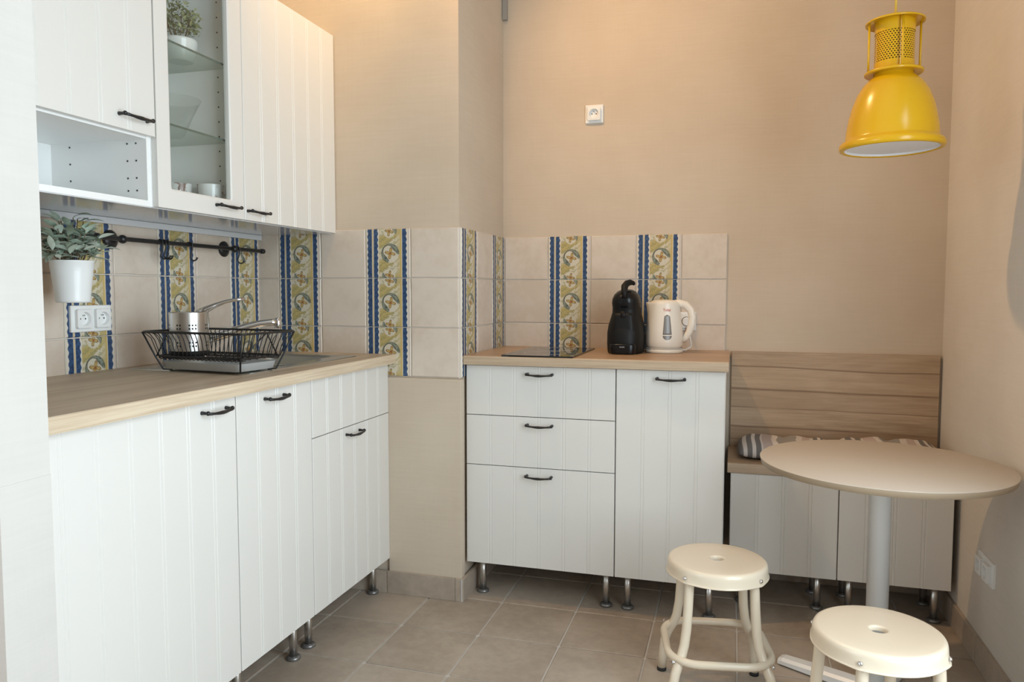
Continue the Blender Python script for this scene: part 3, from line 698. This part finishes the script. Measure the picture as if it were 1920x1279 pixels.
b = MB(); b.loops([[(x, y, z) for x, y in selip(0, -0.085, rx, 0.012, 3, 24)] for z, rx in ((0.05, 0.044), (0.10, 0.043), (0.15, 0.038), (0.165, 0.035))]); b.build('front_panel', 'black_matte', t)
b = MB(); b.loops([[(x, y, z) for x, y in selip(0, -0.092, rx, 0.03, 3.2, 28)] for z, rx in ((0.002, 0.048), (0.006, 0.052), (0.036, 0.052), (0.042, 0.049))]); dt_ = b.build('drip_tray_drawer', 'black_plastic', t)
text('KRUPS', 0.0068, 'lettering', 'grey_print', dt_, (0, -0.1222, 0.028), (PI / 2, 0, 0))
b = MB(); b.lathe([(0.012, 0.148), (0.014, 0.15), (0.014, 0.172)], 0, -0.088, 16); b.build('spout', 'black_matte', t)
b = MB(); b.tube([(0.002, -0.075, 0.225), (0.0, -0.07, 0.252), (-0.001, -0.055, 0.272), (0.006, -0.04, 0.284), (0.018, -0.03, 0.289), (0.030, -0.025, 0.286), (0.036, -0.024, 0.279)], [0.011, 0.013, 0.0145, 0.014, 0.012, 0.009, 0.005], 14); b.build('lever', 'black_matte', t)

t = thing('kettle', 'white plastic electric kettle with a grey water gauge on its base', 'kettle', (1.6585, -0.185, ZT))
b = MB(); b.lathe([(0.070, 0.0), (0.0775, 0.002), (0.0775, 0.012), (0.072, 0.017), (0.03, 0.018)], 0, 0, 40); b.build('power_base', 'kettle_white', t)
b = MB(); prof = [(0.0, 0.066), (0.004, 0.0725), (0.012, 0.0755), (0.03, 0.0765), (0.06, 0.0755), (0.10, 0.0715), (0.14, 0.0665), (0.17, 0.063), (0.183, 0.0615), (0.188, 0.0595)]
rings = []
for z, q in prof:
    ring = []
    k = max(0.0, (z - 0.125) / 0.06) ** 1.6
    for x, y in selip(0, 0, q, q, 2, 40):
        a = math.atan2(y, x); d = abs((a - PI * 1.06 + PI) % (2 * PI) - PI)
        if d < 0.5: e = 1 + 0.26 * k * (1 - d / 0.5) ** 1.2; x *= e; y *= e
        ring.append((x, y, z + 0.020))
    rings.append(ring)
b.loops(rings); kb = b.build('body', 'kettle_white', t)
b = MB(); b.lathe([(0.0755, 0.0), (0.0772, 0.001), (0.0772, 0.0025), (0.0755, 0.0035)], 0, 0, 40, False, False); b.build('seam', 'grey_print', kb, (0, 0, 0.018))
b = MB(); b.lathe([(0.057, 0.2060), (0.055, 0.2105), (0.046, 0.2155), (0.02, 0.2185), (0.0, 0.219)], 0, 0, 32); ld = b.build('lid', 'kettle_white', t)
b = MB(); b.tube([(0.030, 0, 0.200), (0.06, -0.002, 0.203), (0.086, -0.004, 0.197), (0.106, -0.006, 0.176), (0.114, -0.007, 0.148), (0.111, -0.007, 0.115), (0.101, -0.006, 0.085), (0.088, -0.004, 0.063), (0.073, -0.002, 0.050)], [0.013, 0.0135, 0.0125, 0.012, 0.012, 0.0118, 0.0112, 0.0105, 0.010], 16, flat=1.25); b.build('handle', 'kettle_white', t)
# gauge: curved strip following the body, turned a little to the right
def body_r(z):
    z -= 0.020
    for (a, qa), (c, qc) in zip(prof, prof[1:]):
        if a <= z <= c: return qa + (qc - qa) * (z - a) / (c - a)
    return 0.06
def strip(z0, z1, w0, w1, off, name, m, parent, rnd0=0, rnd1=0, mid=-PI / 2 + 0.26):
    b = MB(); rings = []; n = 12; k = 7
    for i in range(n + 1):
        s = i / n; z = z0 + (z1 - z0) * s; ww = w0 + (w1 - w0) * s
        if rnd0 and z - z0 < rnd0: ww *= math.sqrt(max(0.03, 1 - (1 - (z - z0) / rnd0) ** 2))
        if rnd1 and z1 - z < rnd1: ww *= math.sqrt(max(0.03, 1 - (1 - (z1 - z) / rnd1) ** 2))
        q = body_r(z)
        for o_ in (off,): rings.append([((q + o_) * math.cos(mid + ww / q * (j / (k - 1) - 0.5)), (q + o_) * math.sin(mid + ww / q * (j / (k - 1) - 0.5)), z) for j in range(k)])
    outer = [[b.b.verts.new(p) for p in rg] for rg in rings]
    for A, B in zip(outer, outer[1:]):
        for j in range(k - 1): b.face([A[j], A[j + 1], B[j + 1], B[j]], True)
    bd = [e for e in b.b.edges if e.is_boundary]; ex = bmesh.ops.extrude_edge_only(b.b, edges=bd)
    for v in ex['geom']:
        if isinstance(v, bmesh.types.BMVert):
            rr = math.hypot(v.co.x, v.co.y); v.co.x *= (rr - 0.003) / rr; v.co.y *= (rr - 0.003) / rr
    return b.build(name, m, parent)
strip(0.056, 0.073, 0.036, 0.036, 0.0008, 'gauge_foot', 'gauge_grey', kb, rnd0=0.016)
strip(0.077, 0.158, 0.036, 0.022, 0.0008, 'gauge_window', 'gauge_grey', kb, rnd1=0.009)
ga = -PI / 2 + 0.24; q = body_r(0.176) + 0.0012
text('Tefal', 0.0155, 'lettering', 'red_print', kb, (q * math.cos(ga), q * math.sin(ga), 0.172), (PI / 2 - 0.1, 0, 0.22))
# kettle cord and plug
cu = MB().tube([(0.06, 0.05, 0.008), (0.085, 0.075, 0.006), (0.105, 0.10, 0.02), (0.098, 0.13, 0.06), (0.085, 0.15, 0.10), (0.082, 0.160, 0.122)], 0.0034, 8).build('power_cord', 'white_plastic', t)
MB().lathe([(0.016, 0.145), (0.019, 0.15), (0.019, 0.1725)], 0.082, 0.123, 20, axis='y').build('plug', 'white_plastic', cu)

# ------------------------------------------------------------------ sockets (local: plate in x/z, front towards -y)
def socket(label, loc, rot, n, vertical=False, w=0.08, group=None, name='wall_socket', off=0.0):
    t = thing(name, label, 'socket', loc, rot, group); W = w + 0.071 * (n - 1)
    hx, hz = (W / 2, w / 2) if not vertical else (w / 2, W / 2)
    b = MB(); b.loops([[(x, -off, z) for x, z in rrect(0, 0, hx, hz, 0.003, 4)], [(x, -off - 0.007, z) for x, z in rrect(0, 0, hx, hz, 0.003, 4)], [(x, -off - 0.009, z) for x, z in rrect(0, 0, hx - 0.002, hz - 0.002, 0.003, 4)]], True, True, False); b.build('plate', 'white_plastic', t)
    for k in range(n):
        c = (k - (n - 1) / 2) * 0.071; cx, cz = (c, 0) if not vertical else (0, c)
        N = 32
        sq = [(cx + x, cz + z) for x, z in selip(0, 0, 0.0285, 0.0285, 14, N)]; ci = [(cx + 0.0205 * math.cos(2 * PI * i / N), cz + 0.0205 * math.sin(2 * PI * i / N)) for i in range(N)]; c2 = [(cx + 0.0185 * math.cos(2 * PI * i / N), cz + 0.0185 * math.sin(2 * PI * i / N)) for i in range(N)]
        y = -off - 0.009
        b = MB(); b.loops([[(x, y, z) for x, z in sq], [(x, y - 0.0115, z) for x, z in sq], [(x, y - 0.0125, z) for x, z in ci], [(x, y - 0.0015, z) for x, z in c2]], False, True, False); ins = b.build('socket_insert', 'white_plastic', t)
        b = MB()
        for s in (-1, 1): b.lathe([(0.0026, y - 0.0016), (0.0026, y - 0.0022)], cx + s * 0.0095, cz, 10, axis='y')
        b.build('contact_holes', 'socket_dark', ins)
        b = MB().lathe([(0.0022, y - 0.0015), (0.0022, y - 0.010), (0.001, y - 0.0115)], cx, cz + 0.0105, 10, axis='y'); b.build('earth_pin', 'steel', ins)
    return t
socket('white double socket on the tiles beneath the hanging plant', (0.0088, -1.475, 1.146), PI / 2, 2, w=0.082)
socket('single white socket high up on the bare back wall', (1.327, 0.0, 2.013), 0, 1)
socket('white socket on the tiles behind the kettle handle', (1.7385, -0.0088, 1.104), 0, 1)
socket('white double socket low on the right wall beside the table', (XR, -0.648, 0.340), -PI / 2, 2)

# ------------------------------------------------------------------ rail, hooks, hanging plant
RXx, RZ = 0.060, 1.396
t = thing('kitchen_rail', 'black metal rail on the tiles under the wall cabinets', 'rail', (RXx, 0, RZ))
MB().tube([(0, -2.05, 0.003), (0, -1.48, 0.001), (0, -0.644, 0)], 0.0075, 12).build('bar', 'black_metal', t)
MB().lathe([(0.006, -0.650), (0.010, -0.648), (0.010, -0.632), (0.007, -0.630)], 0, 0, 14, axis='y').build('end_cap', 'black_metal', t)
MB().sphere((0, -1.487, 0), 0.013, 0.014, 0.013).build('joint_knob', 'black_metal', t)
for y in (-1.386, -0.822):
    b = MB().sphere((0, y, 0), 0.014, 0.015, 0.014).lathe([(0.006, -0.048), (0.006, -0.004)], y, 0, 10, axis='x'); br = b.build('bracket', 'black_metal', t)
    MB().lathe([(0.030, -0.0512), (0.0305, -0.046), (0.022, -0.041), (0.012, -0.036)], y, 0, 24, axis='x').build('flange', 'black_metal', br)
def hook_mesh():
    b = MB(); pts = []
    for a in (-0.9, -0.4, 0.2, 0.8, 1.4, 2.0, 2.6, 3.1): pts.append((-0.0098 * math.cos(a) * 1.0, 0, 0.0098 * math.sin(a)))
    pts = [(-0.0075, 0, -0.0065), (-0.0098, 0, 0.0), (-0.007, 0, 0.0072), (0.0, 0, 0.0098), (0.007, 0, 0.0072), (0.0098, 0, 0.0), (0.009, 0, -0.018), (0.003, 0, -0.036), (0.002, 0, -0.045), (0.006, 0, -0.053), (0.014, 0, -0.056), (0.022, 0, -0.052), (0.026, 0, -0.044)]
    b.tube(pts, [0.0028] * 12 + [0.0036], 8); o = b.build('rail_hook', 'black_metal'); me = o.data; bpy.data.objects.remove(o); return me
HK = hook_mesh()
for y, rz, lab in ((-1.222, 0.25, 'black hook leftmost in the cluster hanging on the rail above the cutlery holder'), (-1.206, 0.1, 'black hook in the middle of the cluster on the rail above the cutlery holder'), (-1.190, -0.1, 'black hook rightmost in the cluster hanging on the rail above the cutlery holder'),
                   (-1.077, 0.5, 'black hook hanging alone on the middle of the rail'), (-0.806, 0.5, 'black hook on the rail just right of the right bracket'), (-1.565, 0.5, 'black hook at the rim of the hanging white pot, nearer to it'), (-1.535, 0.6, 'black hook beside the hanging white pot, free of its rim')):
    o = link('rail_hook', HK, None, (RXx, y, RZ - (0.0 if y > -1.5 else 0.0)), rz); tag(o, lab, 'hook', 'black hooks on the kitchen rail')

t = thing('potted_plant', 'grey-green sage plant in a white metal pot hanging from the kitchen rail', 'plant', (0.150, -1.668, 1.198))
b = MB(); b.lathe([(q * 0.83, z) for q, z in ((0.046, 0.0), (0.052, 0.001), (0.0535, 0.006), (0.0535, 0.012), (0.0555, 0.03), (0.063, 0.085), (0.0635, 0.09), (0.0645, 0.093), (0.0665, 0.112), (0.069, 0.115), (0.069, 0.118), (0.066, 0.1175), (0.063, 0.10))], 0, 0, 40, True, False); pt = b.build('pot', 'pot_white', t)
MB().lathe([(0.051, 0.098), (0.051, 0.104), (0.03, 0.108), (0.0, 0.108)], 0, 0, 24).build('soil', 'soil', t)
MB().tube([(-0.049, -0.027, 0.106), (-0.070, -0.02, 0.15), (-0.0785, 0.0, 0.196), (-0.070, 0.02, 0.15), (-0.049, 0.027, 0.106)], 0.0016, 6).build('hanging_loop', 'black_metal', t)
def leaf_mesh(L, W, curl):
    b = MB(); rows = []
    for i, (s, q) in enumerate(((0, 0.12), (0.18, 0.62), (0.42, 1.0), (0.68, 0.86), (0.88, 0.45), (1.0, 0.05))):
        y = L * s; z = -curl * s * s * L; rows.append([b.b.verts.new((-W * q / 2, y, z + 0.10 * W * q)), b.b.verts.new((0, y, z)), b.b.verts.new((W * q / 2, y, z + 0.10 * W * q))])
    for A, B in zip(rows, rows[1:]):
        for j in range(2): b.face([A[j], A[j + 1], B[j + 1], B[j]], True)
    o = b.build('leaf', 'sage_leaf'); me = o.data; bpy.data.objects.remove(o); return me
LV = [leaf_mesh(0.050, 0.021, 0.25), leaf_mesh(0.043, 0.020, 0.1), leaf_mesh(0.055, 0.023, 0.4)]
rl = random.Random(5)
sb = MB(); leaves = 0
for k in range(34):
    a = 2 * PI * k * 0.618 + rl.uniform(-0.3, 0.3); sp_a = math.sqrt((k + 0.5) / 34) * 1.05; H = 0.125 * (1.0 - 0.62 * sp_a ** 1.6) + rl.uniform(-0.012, 0.018)
    base = Vector((0.45 * 0.06 * math.cos(a) * sp_a, 0.45 * 0.06 * math.sin(a) * sp_a, 0.105)); tip = Vector((math.cos(a) * 0.076 * sp_a, math.sin(a) * 0.086 * sp_a, 0.105 + max(0.012, H)))
    tip.x = max(tip.x, -0.075)
    midp = (base + tip) / 2 + Vector((0, 0, 0.010)); sb.tube([tuple(base), tuple(midp), tuple(tip)], 0.0014, 5)
    nl = 7
    for j in range(nl):
        s_ = 0.45 + 0.55 * j / (nl - 1); P = base.lerp(tip, s_); az = a - PI / 2 + (j * 2.2 + rl.uniform(-0.5, 0.5) if j < nl - 1 else 0); el = rl.uniform(-0.15, 0.85) + (0.35 if j == nl - 1 else 0)
        k_ = rl.uniform(0.7, 1.05)
        if P.x + 0.15 + 0.05 * k_ * -math.sin(az) < 0.022: az = -PI / 2 + rl.uniform(-0.8, 0.8)
        o = link('leaf', rl.choice(LV), t, tuple(P)); o.rotation_euler = (el, rl.uniform(-0.5, 0.5), az); o.scale = (k_, k_, k_)
sb.build('stems', 'stem_brown', t)

# ------------------------------------------------------------------ inside the glazed cabinet
t = thing('potted_plant', 'small bushy plant in a white bowl pot on the upper glass shelf', 'plant', (0.215, -1.288, 1.9632))
MB().lathe([(0.036, 0.0), (0.040, 0.002), (0.050, 0.03), (0.0545, 0.062), (0.055, 0.068), (0.052, 0.068), (0.048, 0.05)], 0, 0, 32, True, False).build('pot', 'ceramic', t)
MB().lathe([(0.049, 0.05), (0.049, 0.056), (0.0, 0.058)], 0, 0, 20).build('soil', 'soil', t)
b = MB(); rl = random.Random(11)
for k in range(330):
    th = rl.uniform(0, 2 * PI); ph = math.acos(rl.uniform(-0.55, 1)); q = 0.075 * rl.uniform(0.55, 1.0)
    c = Vector((q * 0.9 * math.sin(ph) * math.cos(th), q * 0.9 * math.sin(ph) * math.sin(th), 0.125 + q * 1.0 * math.cos(ph)))
    d1 = Vector((rl.uniform(-1, 1), rl.uniform(-1, 1), rl.uniform(-0.4, 1))).normalized(); d2 = d1.orthogonal().normalized()
    L = rl.uniform(0.014, 0.024); W = L * 0.4
    b.face([b.b.verts.new(c - d1 * L * 0.5), b.b.verts.new(c + d2 * W * 0.5 ), b.b.verts.new(c + d1 * L * 0.5), b.b.verts.new(c - d2 * W * 0.5)])
o = b.build('foliage', 'grey_leaf', t); o['kind'] = 'stuff'
b = MB()
for k in range(9):
    a = k * 0.7; b.tube([(0.012 * math.cos(a), 0.012 * math.sin(a), 0.05), (0.03 * math.cos(a), 0.03 * math.sin(a), 0.10), (0.045 * math.cos(a), 0.045 * math.sin(a), 0.15)], 0.0013, 5)
b.build('stems', 'stem_brown', t)
b = MB(); b.lathe([(0.0, 0.001), (0.034, 0.001), (0.040, 0.006), (0.066, 0.07), (0.090, 0.118), (0.092, 0.120), (0.089, 0.119), (0.064, 0.07), (0.038, 0.009), (0.0, 0.006)], 0, 0, 40, False, False)
tag(b.build('glass_bowl', 'bowl_glass', None, (0.195, -1.312, 1.722)), 'clear flared glass bowl on the lower glass shelf of the wall cabinet', 'bowl')
for x, y, rz, lab in ((0.185, -1.275, 2.2, 'white printed cup in the glazed cabinet, left of the two'), (0.268, -1.222, 0.4, 'white printed cup in the glazed cabinet, right of the two')):
    t = thing('cup', lab, 'cup', (x, y, UB + 0.016), rz, 'cups in the glazed cabinet')
    MB().lathe([(0.026, 0.0), (0.030, 0.003), (0.036, 0.02), (0.040, 0.062), (0.0415, 0.093), (0.0428, 0.096), (0.041, 0.096), (0.038, 0.055), (0.033, 0.02), (0.0, 0.01)], 0, 0, 32, True, False).build('bowl', 'cup_print', t)
    MB().tube([(0.037, 0, 0.065), (0.052, 0, 0.068), (0.060, 0, 0.055), (0.056, 0, 0.036), (0.036, 0, 0.026)], 0.0042, 8).build('handle', 'ceramic', t)

# ------------------------------------------------------------------ bench cushions
def cushion(label, x0, x1, seed, H, z=0.568):
    rr = random.Random(seed); b = MB(); nx, ny = 40, 22; W = x1 - x0; Dp = 0.262
    ph = [rr.uniform(0, 6) for _ in range(6)]
    def hgt(s, q):
        ex = (1 - abs(2 * s - 1) ** 5) ** 0.5 * (1 - abs(2 * q - 1) ** 4) ** 0.5
        tuft = 1 - 0.22 * math.exp(-((s - 0.5) ** 2) / 0.004) - 0.10 * math.exp(-((s - 0.22) ** 2) / 0.003) - 0.10 * math.exp(-((s - 0.78) ** 2) / 0.003)
        return ex * tuft * (0.9 + 0.10 * math.sin(7 * s + ph[0]) * math.sin(5 * q + ph[1]) + 0.05 * math.sin(17 * s + ph[2]))
    top = []; bot = []
    for i in range(nx + 1):
        ta, ba = [], []
        for j in range(ny + 1):
            s = i / nx; q = j / ny; h = hgt(s, q)
            wob = 0.006 * math.sin(9 * q + ph[3]) * (1 - abs(2 * s - 1))
            x = W * s; y = -Dp + Dp * q
            edge = 1 - 0.05 * (abs(2 * s - 1) ** 3) * (abs(2 * q - 1) ** 3)
            x = W / 2 + (x - W / 2) * edge; y = -Dp / 2 + (y + Dp / 2) * edge
            ta.append((b.b.verts.new((x + wob, y, 0.022 + (H - 0.022) * h)), (s, q))); ba.append((b.b.verts.new((x + wob, y, 0.022 - 0.0215 * min(1, h * 1.25))), (s, q)))
        top.append(ta); bot.append(ba)
    for G_, fl_ in ((top, False), (bot, True)):
        for i in range(nx):
            for j in range(ny):
                q = [G_[i][j], G_[i + 1][j], G_[i + 1][j + 1], G_[i][j + 1]]
                if fl_: q.reverse()
                b.face([v for v, _ in q], True, [p for _, p in q])
    bmesh.ops.remove_doubles(b.b, verts=b.b.verts[:], dist=1e-5)
    # the side seam: top and bottom borders meet in the middle of the thickness
    return tag(b.build('cushion', 'striped_fabric', None, (x0, -0.024, z)), label, 'cushion', 'striped cushions on the bench')
cushion('grey and white striped cushion at the left end of the bench', 1.958, 2.322, 1, 0.082)
cushion('grey and white striped cushion at the right end of the bench, behind the table', 2.334, 2.712, 2, 0.094)

# ------------------------------------------------------------------ table
TX, TY, TZ = 2.367, -0.912, 0.7225
t = thing('bistro_table', 'round white pedestal table in front of the bench', 'table', (TX, TY, 0))
MB().lathe([(0.20, TZ - 0.020), (0.335, TZ - 0.019), (0.3435, TZ - 0.0012), (0.3438, TZ - 0.0012)], 0, 0, 96, False, False).lathe([(0.0, TZ), (0.345, TZ), (0.3462, TZ - 0.001), (0.346, TZ - 0.0018), (0.343, TZ - 0.0018)], 0, 0, 96, False, False).build('tabletop', 'table_white', t)
MB().lathe([(0.0, TZ - 0.0205), (0.338, TZ - 0.0205), (0.3415, TZ - 0.0195), (0.3462, TZ - 0.0025), (0.3462, TZ - 0.0018)], 0, 0, 96, False, True).build('edge_band', 'table_edge', t)['label'] = 'wood-coloured edge'
MB().lathe([(0.031, 0.03), (0.031, TZ - 0.03), (0.060, TZ - 0.026), (0.060, TZ - 0.0205)], 0, 0, 32).build('column', 'white_metal', t)
MB().lathe([(0.055, 0.004), (0.055, 0.030), (0.036, 0.042), (0.031, 0.043)], 0, 0, 32).build('hub', 'white_metal', t)
for k in range(4):
    a = math.radians(151.5) + k * PI / 2
    b = MB(); rows = []
    for (s, hw_, h) in ((0.03, 0.030, 0.036), (0.15, 0.028, 0.032), (0.285, 0.025, 0.026), (0.298, 0.024, 0.022)):
        rows.append([(s, -hw_, 0.006), (s, hw_, 0.006), (s, hw_, h - 0.008), (s, hw_ - 0.010, h), (s, -hw_ + 0.010, h), (s, -hw_, h - 0.008)])
    b.loops(rows, True, True, False); ar = b.build('foot_arm', 'white_metal', t, None, a)
    MB().cyl(0.28, 0, 0.0, 0.0062, 0.014, 14).build('glide', 'rubber', ar)

# ------------------------------------------------------------------ stools
def leg_pts():
    return [(0.120, 0.402), (0.126, 0.398), (0.131, 0.37), (0.134, 0.32), (0.140, 0.25), (0.149, 0.205), (0.160, 0.178), (0.174, 0.155), (0.187, 0.132), (0.196, 0.105), (0.202, 0.06), (0.207, 0.008)]
def make_stool(label, loc, rot):
    t = thing('stool', label, 'stool', loc, rot, 'cream metal stools')
    b = MB(); Hs = 0.430; N = 64
    def ring(q, z, lob=0.0):
        out = []
        for i in range(N):
            a = 2 * PI * i / N; d = abs((a - PI / 4 + PI / 4) % (PI / 2) - PI / 4); e = 1 + lob * math.exp(-(d / 0.13) ** 2)
            out.append((q * e * math.cos(a), q * e * math.sin(a), z))
        return out
    hole = [(0.019 * math.cos(2 * PI * i / N) * (1.0), 0.019 * math.sin(2 * PI * i / N), Hs - 0.004) for i in range(N)]
    b.loops([[(x, y, Hs - 0.012) for x, y, z in hole], hole, ring(0.0205, Hs - 0.001), ring(0.023, Hs), ring(0.027, Hs), ring(0.10, Hs), ring(0.134, Hs), ring(0.139, Hs - 0.0008), ring(0.1430, Hs - 0.0035), ring(0.1455, Hs - 0.008), ring(0.1465, Hs - 0.014), ring(0.1470, Hs - 0.022, 0.008), ring(0.1475, Hs - 0.037, 0.026), ring(0.1480, Hs - 0.0385, 0.027), ring(0.1505, Hs - 0.0395, 0.028), ring(0.1505, Hs - 0.0418, 0.028), ring(0.1465, Hs - 0.0415, 0.026), ring(0.144, Hs - 0.012), ring(0.02, Hs - 0.012)], False, False)
    b.build('seat', 'cream_metal', t)
    for k in range(4):
        a = PI / 4 + k * PI / 2; c_, s_ = math.cos(a), math.sin(a)
        lg = MB().tube([(q * c_, q * s_, z) for q, z in leg_pts()], 0.0140, 14).build('leg', 'cream_metal', t)
        MB().lathe([(0.0148, 0.0), (0.0152, 0.006), (0.0146, 0.012)], 0.207 * c_, 0.207 * s_, 14).build('rubber_foot', 'rubber', lg)
        for q, z in ((0.1505, 0.4035), (0.196, 0.168)):
            bb = MB().lathe([(0.0058, 0.0), (0.0058, 0.003), (0.003, 0.005), (0.0, 0.0052)], 0, 0, 12, axis='x'); bb.build('bolt', 'chrome', lg, (q * c_, q * s_, z), a)
    b = MB(); pts = []
    for (x, y) in rrect(0, 0, 0.148, 0.148, 0.085, 9): pts.append((x, y, 0.168))
    b.tube(pts, 0.0118, 12, closed=True); b.build('footrest_ring', 'cream_metal', t)
    return t
def copy_tree(o, parent=None):
    c = o.copy(); COL.objects.link(c); c.parent = parent
    for ch in [q for q in bpy.data.objects if q.parent == o]: copy_tree(ch, c)
    return c
s1 = make_stool('cream metal stool in front of the kettle unit, the whole seat in view', (1.900, -1.050, 0), math.radians(10))
s2 = copy_tree(s1); s2.location = (2.278, -1.440, 0); s2.rotation_euler = (0, 0, math.radians(22)); s2['label'] = 'cream metal stool in the foreground, below the round table'

# ------------------------------------------------------------------ pendant lamp
LX, LY = 2.366, -0.905
t = thing('pendant_lamp', 'yellow industrial pendant lamp hanging over the table', 'lamp', (LX, LY, 0))
MB().tube([(0, 0, 2.02), (0, 0, CZ)], 0.0035, 8).build('cord', 'yellow_cord', t)
MB().lathe([(0.0, 2.016), (0.074, 2.006), (0.0785, 2.004), (0.079, 2.008), (0.075, 2.011), (0.03, 2.019), (0.010, 2.024), (0.0, 2.026)], 0, 0, 48, False, False).build('top_disc', 'yellow_metal', t)
cw = MB().lathe([(0.0535, 1.975), (0.0535, 2.012)], 0, 0, 40, False, False); cw.build('upper_collar', 'yellow_metal', t)
MB().lathe([(0.044, 1.87), (0.044, 2.01)], 0, 0, 32).build('hole_shade_core', 'hole_shade_brown', t)  # added core, coloured dark so the sleeve's holes look shaded
perforated(0.0525, 1.892, 40, 14, 0.0061, lambda i, j: True, 0.62, True).build('perforated_sleeve', 'yellow_metal', t)
MB().lathe([(0.0535, 1.862), (0.0535, 1.893)], 0, 0, 40, False, False).build('lower_collar', 'yellow_metal', t)
MB().lathe([(0.05, 1.866), (0.0765, 1.860), (0.0785, 1.862), (0.0785, 1.866), (0.075, 1.868), (0.05, 1.872)], 0, 0, 48, False, False).build('lower_disc', 'yellow_metal', t)
for k in range(4):
    a = math.radians(7) + k * PI / 2; MB().tube([(0.070 * math.cos(a), 0.070 * math.sin(a), 1.864), (0.070 * math.cos(a), 0.070 * math.sin(a), 2.008)], 0.0032, 8).build('rod', 'yellow_metal', t)
bell = [(0.052, 1.868), (0.053, 1.858), (0.056, 1.852), (0.066, 1.845), (0.081, 1.829), (0.096, 1.804), (0.108, 1.772), (0.117, 1.735), (0.122, 1.705), (0.1245, 1.678), (0.127, 1.672), (0.136, 1.667), (0.1405, 1.660), (0.1412, 1.652), (0.139, 1.646), (0.132, 1.644), (0.127, 1.646), (0.126, 1.650)]
MB().lathe(bell, 0, 0, 64, False, False).build('shade', 'yellow_metal', t)
MB().lathe([(0.1265, 1.6475), (0.1235, 1.66), (0.121, 1.70), (0.105, 1.77), (0.075, 1.83), (0.03, 1.85)], 0, 0, 64, False, True).build('inner_reflector', 'lamp_diffuser', t)
MB().lathe([(0.0, 1.6535), (0.1245, 1.6535)], 0, 0, 64, False, False).build('diffuser', 'lamp_diffuser', t)
